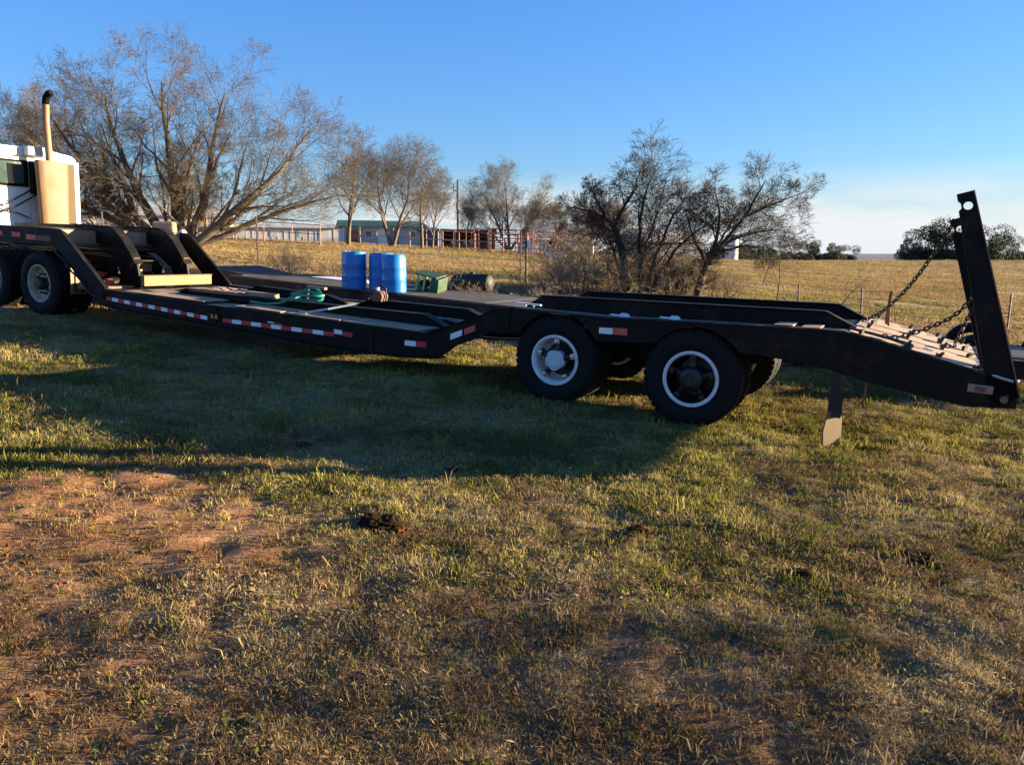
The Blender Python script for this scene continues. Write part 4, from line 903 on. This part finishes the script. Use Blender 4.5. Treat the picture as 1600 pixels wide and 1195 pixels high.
MB().rng(-.65, .65, -.3, .3, 0, .42).build('body', M['cap'], o, bevel=.03); MB().rng(-.55, .55, -.22, .22, .421, .43).build('water', M['glass'], o)
for x in (-.55, .5): MB().rng(x, x + .06, .32, .38, 0, 1.1).build('post', M['tpost'], o)
# wire fence with T-posts
wf = empty('wire_fence', (0, 0, 0)); tag(wf, 'thin wire stock fence on slim posts running behind both trailers', 'fence')
wp = [(-14, 27), (-7.9, 24.4), (-4.2, 23.9), (.25, 23.6), (2.9, 23.4), (5.0, 23.0), (7.6, 20.6), (9.1, 20.2), (12.5, 19.5), (17, 18.8)]
wh = [1.3, 1.5, .8, 1.55, 1.2, 1.2, .75, .8, .9, 1.0]
for (x, y), h in zip(wp, wh): MB().tube([(x, y, gz(x, y) - .1), (x + rnd.uniform(-.04, .04), y, gz(x, y) + h)], .028, 5).build('post', M['tpost'], wf)
for z in (.15, .32, .5, .7):
    MB().tube([(x, y - .035, gz(x, y) + z) for x, y in wp], .006, 4).build('wire', M['wire'], wf)
hy = empty('yard_hydrant', (.42, 23.2, gz(.42, 23.2))); tag(hy, 'slim black stand with a red head and white tag before the corral', 'hydrant')
MB().tube([(0, 0, 0), (0, 0, 1.35)], .035, 8).build('pipe', M['tpost'], hy)
MB().lathe([(0, 1.32), (.06, 1.32), (.075, 1.37), (.06, 1.5), (.03, 1.56), (0, 1.57)], 12).build('head', M['redp'], hy, smooth=True)
MB().tube([(.02, 0, 1.46), (.12, 0, 1.50), (.18, 0, 1.62)], .016, 6).build('handle', M['redp'], hy); MB().rng(.03, .10, -.04, .0, 1.1, 1.30).build('tag', M['white'], hy)
# ------------------------------------------------------------------ buildings
def frame(x, y, rot=0, name='building', label='', cat='building', group=None):
    return tag(empty(name, (x, y, gz(x, y) - .05), (0, 0, rot)), label, cat, group)
b1 = frame(-22.8, 78, .30, 'metal_barn', 'long low white metal barn behind the left pipe fence', 'barn')
MB().rng(-9.5, 5.8, 0, 8, 0, 1.8).build('wall', M['bwall'], b1); MB().prism([(-.3, 1.81), (8.3, 1.81), (4, 2.3)], -9.8, 6.1, 'x').build('roof', M['broof'], b1)
for x in (-7, -4.2, -1.1, 1.6): MB().rng(x, x + .7, -.03, -.001, .9, 1.5).build('window', M['hwall'], b1)
MB().rng(3.6, 4.6, -.03, -.001, 0, 1.7).build('door', M['bwall'], b1); MB().rng(-9, -8.1, -.03, -.001, 0, 1.7).build('door', M['bwall'], b1)
for i in range(25): MB().rng(-9.4 + i * .6, -9.34 + i * .6, -.02, -.0005, 0, 1.8).build('wall_rib', M['bwall'], b1)
bL = frame(-36, 74, .3, 'white_shed', 'white shed glimpsed under the big tree beside the cab', 'shed')
MB().rng(-8, 9, 0, 6, 0, 2.6).build('wall', M['bwall'], bL); MB().prism([(-.3, 2.61), (6.3, 2.61), (3, 3.5)], -8.3, 9.3, 'x').build('roof', M['broof'], bL)
for x in (1, 4, 7): MB().rng(x, x + .8, -.03, -.001, 1.0, 1.9).build('window', M['grwall'], bL)
b2 = frame(-10.8, 68, .3, 'farmhouse', 'small pale farmhouse with a mossy green roof behind the trees', 'house')
MB().rng(-3.6, 3.2, 0, 6, 0, 1.75).build('wall', M['hwall'], b2); MB().rng(3.2, 4.6, .6, 5.5, 0, 1.5).build('lean_to', M['grwall'], b2)
for i in range(7): MB().rng(3.202, 4.598, .58, .599, .06 + i * .2, .24 + i * .2).build('siding_board', M['grwall'], b2)
MB().prism([(-.6, 1.70), (6.4, 1.70), (3, 2.35)], -3.9, 3.6, 'x').build('roof', M['groof'], b2)
MB().prism([(.1, 1.50), (6, 1.50), (3, 1.8)], 3.61, 4.8, 'x').build('roof', M['grwall'], b2)
for x in (-3.0, -1.9, 1.9): 
    w = MB().rng(x, x + .65, -.04, -.001, .75, 1.35).build('window', M['white'], b2); MB().rng(x + .06, x + .59, -.05, -.041, .81, 1.29).build('pane', M['glass'], w)
MB().rng(-.8, .0, -.04, -.001, .05, 1.5).build('door', M['white'], b2); MB().rng(.3, 1.0, -.04, -.001, .05, 1.45).build('door', M['grwall'], b2)
MB().rng(-3.5, -2.6, -1.2, -.4, .0, 1.35).build('porch_box', M['dredwall'], b2)
b3 = frame(-3.9, 67, 0, 'red_shed', 'open-fronted dark red shed left of the corral', 'shed')
MB().rng(-2.2, 2.4, 2.9, 3.0, 0, 1.45).build('back_wall', M['dredwall'], b3)
MB().prism([(-.4, 1.58), (3.3, 1.38), (3.3, 1.50), (-.4, 1.70)], -2.4, 2.6, 'x').build('roof', M['dredroof'], b3)
for x in (-2.2, -.7, .8, 2.3): MB().rng(x, x + .12, .02, .14, 0, 1.555).build('post', M['pipered'], b3)
for x in (-2.2, 2.3): MB().rng(x, x + .08, .15, 2.89, 0, 1.35).build('side_wall', M['dredwall'], b3)
bkm = MB().lathe([(0, 0), (.14, 0), (.17, .36), (.15, .36), (0, .34)], 12).mesh('bucket', M['white'], True)
o = MB().rng(-1.6, .9, 1.0, 1.6, 0, .55); o.v = [(b3.location.x + p[0], b3.location.y + p[1], b3.location.z + p[2]) for p in o.v]; tag(o.build('workbench', M['wood']), 'brown bench inside the dark red shed holding white buckets', 'bench')
for i in range(4):
    o = inst('bucket', bkm, None, (b3.location.x - 1.3 + i * .55, b3.location.y + 1.3, b3.location.z + .55)); tag(o, ('first white bucket from the left on the bench inside the red shed', 'second white bucket from the left on the bench inside the red shed', 'third white bucket from the left on the bench inside the red shed', 'rightmost white bucket on the bench inside the red shed')[i], 'bucket', 'buckets on the shed bench')
b5 = frame(2.5, 100, .3, 'grey_house', 'pale grey house half hidden behind the vase-shaped tree', 'house')
MB().rng(0, 8, 0, 6, 0, 2.2).build('wall', M['hwall'], b5); MB().prism([(-.4, 2.21), (6.4, 2.21), (3, 3.8)], -.3, 8.3, 'x').build('roof', M['broof'], b5)
for x in (1.2, 3.8, 6.2): MB().rng(x, x + .8, -.03, -.001, .8, 1.7).build('window', M['glass'], b5)
b4 = frame(27, 124, .32, 'grey_barn', 'grey-roofed barn seen through the mesquite branches', 'barn')
MB().rng(-7, 4.0, 0, 10, 0, 3.0).build('wall', M['grwall'], b4); MB().prism([(-.5, 3.01), (10.5, 3.01), (5, 5.2)], -7.3, 4.3, 'x').build('roof', M['broof'], b4)
MB().rng(-4, -1.5, -.04, -.001, 0, 2.6).build('door', M['grwall'], b4); 
for x in (.5, 2.3): MB().rng(x, x + .9, -.04, -.001, 1.2, 2.0).build('window', M['grwall'], b4)
si = frame(34.4, 123, 0, 'silo', 'white upright silo at the right end of the grey barn', 'silo')
MB().lathe([(0, 0), (1.0, 0), (1.0, 3.9), (.9, 4.1), (0, 4.5)], 24).build('drum', M['bwall'], si, smooth=True)
for z in (.8, 1.6, 2.4, 3.2): MB().lathe([(1.0, z), (1.02, z + .01), (1.02, z + .06), (1.0, z + .07)], 24).build('hoop', M['broof'], si)
# tarp-covered roll with pale end
ro = frame(4.5, 55.5, .25, 'covered_roll', 'dark tarp-covered roll with a pale round end right of the corral', 'roll')
prof = [(.0, -1.3), (.55, -1.3), (.62, -1.2), (.66, -.6), (.60, 0), (.66, .6), (.62, 1.0), (.56, 1.12)]
MB().lathe(prof, 24, 'x', (0, 0, .62)).build('tarp', M['tarp'], ro, smooth=True); MB().lathe([(.56, 1.12), (.5, 1.2), (0, 1.22)], 24, 'x', (0, 0, .62)).build('end_cap', M['cap'], ro, smooth=True)
o = frame(2.9, 56.5, 0, 'water_tank', 'dark water tank in the shade left of the covered roll', 'tank'); MB().lathe([(0, 0), (.6, 0), (.6, 1.0), (.45, 1.15), (0, 1.2)], 20).build('body', M['blackpl'], o, smooth=True); MB().lathe([(0, 1.17), (.15, 1.19), (.15, 1.25), (0, 1.26)], 12).build('lid', M['blackpl'], o)
# utility pole
up = frame(-5.2, 76, 0, 'utility_pole', 'slim dark utility pole with a small transformer above the red shed', 'pole')
MB().tube([(0, 0, 0), (0, 0, 6.0), (.02, 0, 6.6)], [.13, .10, .09], 8).build('shaft', M['polem'], up)
MB().lathe([(0, 0), (.16, .02), (.16, .5), (0, .55)], 10, 'z', (-.02, -.26, 3.8)).build('transformer', M['grwall'], up, smooth=True)
MB().tube([(-.4, 0, 5.6), (-.4, 0, 6.3)], .03, 5).build('insulator', M['polem'], up); MB().rng(-.45, .1, -.04, .04, 5.55, 5.63).build('cross_arm', M['polem'], up)
lp = frame(-17.5, 45, 0, 'lumber_frame', 'yellow timber frame stacked beside the left pipe fence', 'lumber')
for i in range(4): MB().box((.3 * i - .5, 0, .55 + .1 * i), (1.8, .08, .09), (0, -.12 * i, .1)).build('plank', M['timber'], lp)
for x in (-.9, .0, .9): MB().rng(x, x + .1, -.05, .05, 0, 1.25).build('upright', M['timber'], lp)
hb = frame(-13.35, 30.3, .2, 'hay_stack', 'brown wrapped bundle against the trunk of the big bare tree', 'bundle')
MB().rng(-.4, .4, -.3, .3, 0, 1.1).build('bundle', M['wood'], hb, bevel=.08); MB().rng(-.42, .42, -.32, .32, .5, .55).build('strap', M['wood'], hb)
tb = MB(); tb.lathe([(0, 0), (.22, .02), (.32, .25), (.26, .6), (.3, .9), (.2, 1.25), (.05, 1.35), (0, 1.36)], 12); tb = tag(tb.build('feed_sack', M['cap'], None, True), 'pale bulging sack leaning at the foot of the big tree', 'sack'); tb.location = (-12.65, 30.0, gz(-12.65, 30)); tb.scale = (.7, .7, .6); tb.rotation_euler = (0, .15, 0)

# ------------------------------------------------------------------ clods
def clod(x, y, s, m, label, seed, flat=.55):
    import bmesh
    bm = bmesh.new(); bmesh.ops.create_icosphere(bm, subdivisions=5, radius=1)
    rs = np.random.RandomState(seed); ox, oy = rs.rand(2) * 50
    for v in bm.verts:
        n = float(fbm(np.array(v.co.x * 1.6 + ox + v.co.z), np.array(v.co.y * 1.6 + oy - v.co.z * .7), 4)) - .5
        n2 = (float(fbm(np.array(v.co.x * 4 + oy), np.array(v.co.z * 4 + ox), 3)) + float(fbm(np.array(v.co.y * 4 + ox + 9), np.array(v.co.z * 3 + v.co.x * 2 + oy), 3))) - 1
        v.co *= 1 + .8 * n + .42 * n2; v.co.z *= flat
    me = bpy.data.meshes.new('dirt_clod'); bm.to_mesh(me); bm.free(); me.materials.append(M[m])
    o = link(bpy.data.objects.new('dirt_clod', me)); o.location = (x, y, gz(x, y) + s * flat * .12); o.scale = (s * 1.25, s, s); o.rotation_euler = (0, 0, rs.rand() * 6)
    return tag(o, label, 'dirt clod', 'dirt clods in the grass')
clod(-.80, 4.50, .105, 'clod', 'largest dark clod of dug earth in the centre grass', 1); clod(-.66, 4.40, .055, 'clodr', 'reddish clod at the right side of the largest dug clod', 2); clod(-.56, 4.36, .035, 'clodr', 'small red crumb just right of the reddish clod', 8)
clod(.78, 4.62, .072, 'clod', 'dark clod alone in sunlit grass below the rear wheel', 3, .5); clod(1.62, 4.15, .065, 'clod', 'dark dung-like clod at the edge of the foreground shade', 4, .5); clod(2.50, 4.50, .11, 'clod', 'broad dark turf scrape in the grass on the right', 5, .32); clod(-.45, 5.7, .05, 'clod', 'dark clump inside the trailer shadow', 6, .3); clod(-1.7, 6.1, .07, 'clod', 'flat dark clump in the left of the trailer shadow', 7, .3)
clod(2.12, 4.62, .06, 'clod', 'flat dark clump just left of the broad turf scrape', 12, .4)

# ------------------------------------------------------------------ grass
lib = bpy.data.collections.new('grass_library')
def gmat(name, stops):
    m = bpy.data.materials.new(name); m.use_nodes = True; t = m.node_tree; t.nodes.clear()
    oi = t.nodes.new('ShaderNodeObjectInfo'); at = t.nodes.new('ShaderNodeAttribute'); at.attribute_name = 'shade'
    ia = t.nodes.new('ShaderNodeAttribute'); ia.attribute_name = 'tone'; ia.attribute_type = 'INSTANCER'
    f = mth('ADD', mth('MULTIPLY', at.outputs['Fac'], .45, t), mth('MULTIPLY', ia.outputs['Fac'], .55, t), t)
    c = ramp(f, stops, t)
    d = t.nodes.new('ShaderNodeBsdfDiffuse'); tr_ = t.nodes.new('ShaderNodeBsdfTranslucent'); mx_ = t.nodes.new('ShaderNodeMixShader'); mx_.inputs[0].default_value = .28
    t.links.new(c, d.inputs[0]); t.links.new(c, tr_.inputs[0]); t.links.new(d.outputs[0], mx_.inputs[1]); t.links.new(tr_.outputs[0], mx_.inputs[2])
    o = t.nodes.new('ShaderNodeOutputMaterial'); t.links.new(mx_.outputs[0], o.inputs[0]); return m
G_DRY = gmat('dry_blades', [(0, (.09, .052, .028)), (.3, (.20, .125, .062)), (.65, (.33, .235, .115)), (1, (.5, .39, .225))])
G_GRN = gmat('green_blades', [(0, (.045, .058, .018)), (.35, (.125, .13, .028)), (.65, (.265, .232, .058)), (1, (.38, .31, .11))])
G_FLD = gmat('field_blades', [(0, (.19, .125, .062)), (.4, (.28, .195, .095)), (.75, (.36, .26, .135)), (1, (.44, .34, .19))])
def tuft(name, m, seed, nb, hh, rad, lay, wid):
    rs = np.random.RandomState(seed); V = []; F = []; S = []
    for i in range(nb):
        a = rs.rand() * 6.28; r = rad * math.sqrt(rs.rand()); bx, by = r * math.cos(a), r * math.sin(a)
        h = hh * (.35 + .9 * rs.rand()); b = rs.rand() * 6.28; l = lay * (.3 + rs.rand()); dx, dy = math.cos(b), math.sin(b)
        w = wid * (.6 + .8 * rs.rand()); o = rs.rand() * 6.28; wx, wy = math.cos(o) * w, math.sin(o) * w
        k = len(V); m1 = .55
        V += [(bx - wx, by - wy, -.012), (bx + wx, by + wy, -.012), (bx + dx * h * l * .35 - wx * .8, by + dy * h * l * .35 - wy * .8, h * m1), (bx + dx * h * l * .35 + wx * .8, by + dy * h * l * .35 + wy * .8, h * m1), (bx + dx * h * l, by + dy * h * l, h * (1 - .28 * l))]
        F += [(k, k + 1, k + 3, k + 2), (k + 2, k + 3, k + 4)]; S += [rs.rand()] * 5
    me = bpy.data.meshes.new(name); me.from_pydata(V, [], F); me.materials.append(m)
    a = me.attributes.new('shade', 'FLOAT', 'POINT'); a.data.foreach_set('value', S)
    lib.objects.link(bpy.data.objects.new(name, me))
for i in range(6): tuft('a_dry_%d' % i, G_DRY, 300 + i, 24, .030, .07, 1.9, .0020)
for i in range(6): tuft('b_green_%d' % i, G_GRN, 320 + i, 24, .033, .075, .8, .0023)
for i in range(4): tuft('c_stalk_%d' % i, G_DRY, 340 + i, 8, .085, .05, 1.1, .0018)
for i in range(4): tuft('d_field_%d' % i, G_FLD, 360 + i, 26, .075, .16, .9, .006)
def flakes(name, m, seed, nb, rad):
    rs = np.random.RandomState(seed); V = []; F = []; S = []
    for i in range(nb):
        a = rs.rand() * 6.28; r = rad * math.sqrt(rs.rand()); c = Vector((r * math.cos(a), r * math.sin(a), .006 + .018 * rs.rand())); o = rs.rand() * 6.28
        l = .006 + .022 * rs.rand(); w = .0015 + .0045 * rs.rand(); d = Vector((math.cos(o), math.sin(o), rs.randn() * .35)) * l; q = Vector((-math.sin(o), math.cos(o), rs.randn() * .4)) * w
        k = len(V); V += [tuple(c - d), tuple(c + q), tuple(c + d), tuple(c - q)]; F.append((k, k + 1, k + 2, k + 3)); S += [rs.rand()] * 4
    me = bpy.data.meshes.new(name); me.from_pydata(V, [], F); me.materials.append(m)
    a = me.attributes.new('shade', 'FLOAT', 'POINT'); a.data.foreach_set('value', S); lib.objects.link(bpy.data.objects.new(name, me))
for i in range(4): flakes('e_flakes_%d' % i, G_DRY, 380 + i, 26, .10)
for i in range(3): tuft('f_weed_%d' % i, G_GRN, 390 + i, 12, .045, .04, 1.6, .0060)
def pebble(name, seed):
    import bmesh
    rs = np.random.RandomState(seed); bm = bmesh.new(); bmesh.ops.create_icosphere(bm, subdivisions=1, radius=.01)
    for v in bm.verts: v.co *= .6 + .8 * rs.rand(); v.co.z *= .7
    me = bpy.data.meshes.new(name); bm.to_mesh(me); bm.free(); me.materials.append(M['clodr']); lib.objects.link(bpy.data.objects.new(name, me))
for i in range(4): pebble('g_pebble_%d' % i, 400 + i)
def gn_scatter(name, P, idx_, rot, scl, tone, label):
    me = bpy.data.meshes.new(name); n = len(P); me.vertices.add(n); me.vertices.foreach_set('co', P.astype(np.float32).ravel())
    for nm, ty, ar, key in (('idx', 'INT', idx_.astype(np.int32), 'value'), ('scl', 'FLOAT', scl.astype(np.float32), 'value'), ('tone', 'FLOAT', tone.astype(np.float32), 'value'), ('rot', 'FLOAT_VECTOR', rot.astype(np.float32).ravel(), 'vector')):
        a = me.attributes.new(nm, ty, 'POINT'); a.data.foreach_set(key, ar)
    o = link(bpy.data.objects.new(name, me)); tag(o, label, kind='stuff')
    ng = bpy.data.node_groups.new(name, 'GeometryNodeTree'); ng.interface.new_socket('Geometry', in_out='INPUT', socket_type='NodeSocketGeometry'); ng.interface.new_socket('Geometry', in_out='OUTPUT', socket_type='NodeSocketGeometry')
    nn = ng.nodes.new; gi = nn('NodeGroupInput'); go = nn('NodeGroupOutput'); ip = nn('GeometryNodeInstanceOnPoints'); ci = nn('GeometryNodeCollectionInfo')
    ci.inputs['Collection'].default_value = lib; ci.inputs['Separate Children'].default_value = True; ci.inputs['Reset Children'].default_value = True
    ip.inputs['Pick Instance'].default_value = True
    def na(nm, ty): q = nn('GeometryNodeInputNamedAttribute'); q.data_type = ty; q.inputs[0].default_value = nm; return q.outputs[0]
    L = ng.links.new; L(gi.outputs[0], ip.inputs['Points']); L(ci.outputs[0], ip.inputs['Instance']); L(na('idx', 'INT'), ip.inputs['Instance Index']); L(na('rot', 'FLOAT_VECTOR'), ip.inputs['Rotation']); L(na('scl', 'FLOAT'), ip.inputs['Scale']); L(ip.outputs[0], go.inputs[0])
    md = o.modifiers.new('scatter', 'NODES'); md.node_group = ng; return o
rs_ = np.random.RandomState(77)
def wedge(n, y0, y1, k=.78, pad=1.3, power=1.0):
    u = rs_.rand(n); 
    Y = y0 * (y1 / y0) ** u if power == 1 else (y0 ** (1 - power) + u * (y1 ** (1 - power) - y0 ** (1 - power))) ** (1 / (1 - power))
    X = (rs_.rand(n) * 2 - 1) * (k * Y + pad); return X, Y
n = 62000; X, Y = wedge(n, 1.7, 14.5, power=.8)
dmk = dirt_mask(X, Y); grn_ = green_mask(X, Y); keep = rs_.rand(n) > dmk * .80
X, Y, dmk, grn_ = X[keep], Y[keep], dmk[keep], grn_[keep]; n = len(X)
isg = rs_.rand(n) < grn_ * .80 + .06; idx_ = np.where(isg, 6 + rs_.randint(0, 6, n), rs_.randint(0, 6, n)); st_ = rs_.rand(n) < .03; idx_ = np.where(st_, 12 + rs_.randint(0, 4, n), idx_)
fl_ = rs_.rand(n) < .14; idx_ = np.where(fl_, 20 + rs_.randint(0, 4, n), idx_); wd_ = rs_.rand(n) < .012; idx_ = np.where(wd_, 24 + rs_.randint(0, 3, n), idx_)
patch = fbm(X * 1.4 + 20, Y * 1.4 + 8, 3)
scl = (.6 + .6 * rs_.rand(n)) * (.55 + .75 * patch) * (.72 + .075 * np.minimum(Y, 9))
scl = np.where(idx_ >= 20, np.minimum(scl, .85), scl * np.where(rs_.rand(n) < .04, 1.7, 1.0))
tone = np.clip(.5 + (fbm(X * .9 + 60, Y * 1.1 + 5, 4) - .5) * 2.4 + (fbm(X * 4.5 + 6, Y * 4.5 + 5, 3) - .5) * 1.6 + rs_.randn(n) * .15 - .06 * sstep(5.5, 3.2, Y), 0, 1)
rot = np.stack([rs_.randn(n) * .18, rs_.randn(n) * .18, rs_.rand(n) * 6.28], -1)
gn_scatter('grass', np.stack([X, Y, hgt(X, Y) + (fbm(X * 9, Y * 9, 3) - .5) * .035 * (1 - sstep(9, 13, np.hypot(X, Y)))], -1), idx_, rot, scl, tone, 'short patchy lawn of green and dormant straw-coloured grass')
m_ = 16000; X2, Y2 = wedge(m_, 1.7, 7.5, power=.8); k2 = rs_.rand(m_) < dirt_mask(X2, Y2) * .9 + .03; X2, Y2 = X2[k2], Y2[k2]; m_ = len(X2)
gn_scatter('pebbles', np.stack([X2, Y2, hgt(X2, Y2) + (fbm(X2 * 9, Y2 * 9, 3) - .5) * .035 * (1 - sstep(9, 13, np.hypot(X2, Y2)))], -1), 27 + rs_.randint(0, 4, m_), rs_.rand(m_, 3) * 6, .25 + 1.1 * rs_.rand(m_) ** 3, rs_.rand(m_), 'small crumbs of red soil scattered over the bare dirt')
n = 90000; X, Y = wedge(n, 13.5, 135, power=1.1); keep = fbm(X * .4, Y * .4, 3) + rs_.rand(n) * .4 > .55; X, Y = X[keep], Y[keep]; n = len(X)
gp_ = rs_.rand(n) < sstep(.54, .68, fbm(X * .09 + 12, Y * .16 + 3, 3)) * .6; idx_ = np.where(gp_, 6 + rs_.randint(0, 6, n), 16 + rs_.randint(0, 4, n)); scl = (.5 + .8 * rs_.rand(n)) * (.8 + .014 * Y) * np.where(gp_, 2.0, 1.0); tone = np.clip(.5 + (fbm(X * .22 + 6, Y * .3 + 5, 4) - .5) * 1.5 + rs_.randn(n) * .10, 0, 1)
rot = np.stack([rs_.randn(n) * .15, rs_.randn(n) * .15, rs_.rand(n) * 6.28], -1)
gn_scatter('dry_grass', np.stack([X, Y, hgt(X, Y)], -1), idx_, rot, scl, tone, 'golden dry pasture grass beyond the trailers')
SC.render.film_transparent = False
SC.cycles.max_bounces = 6
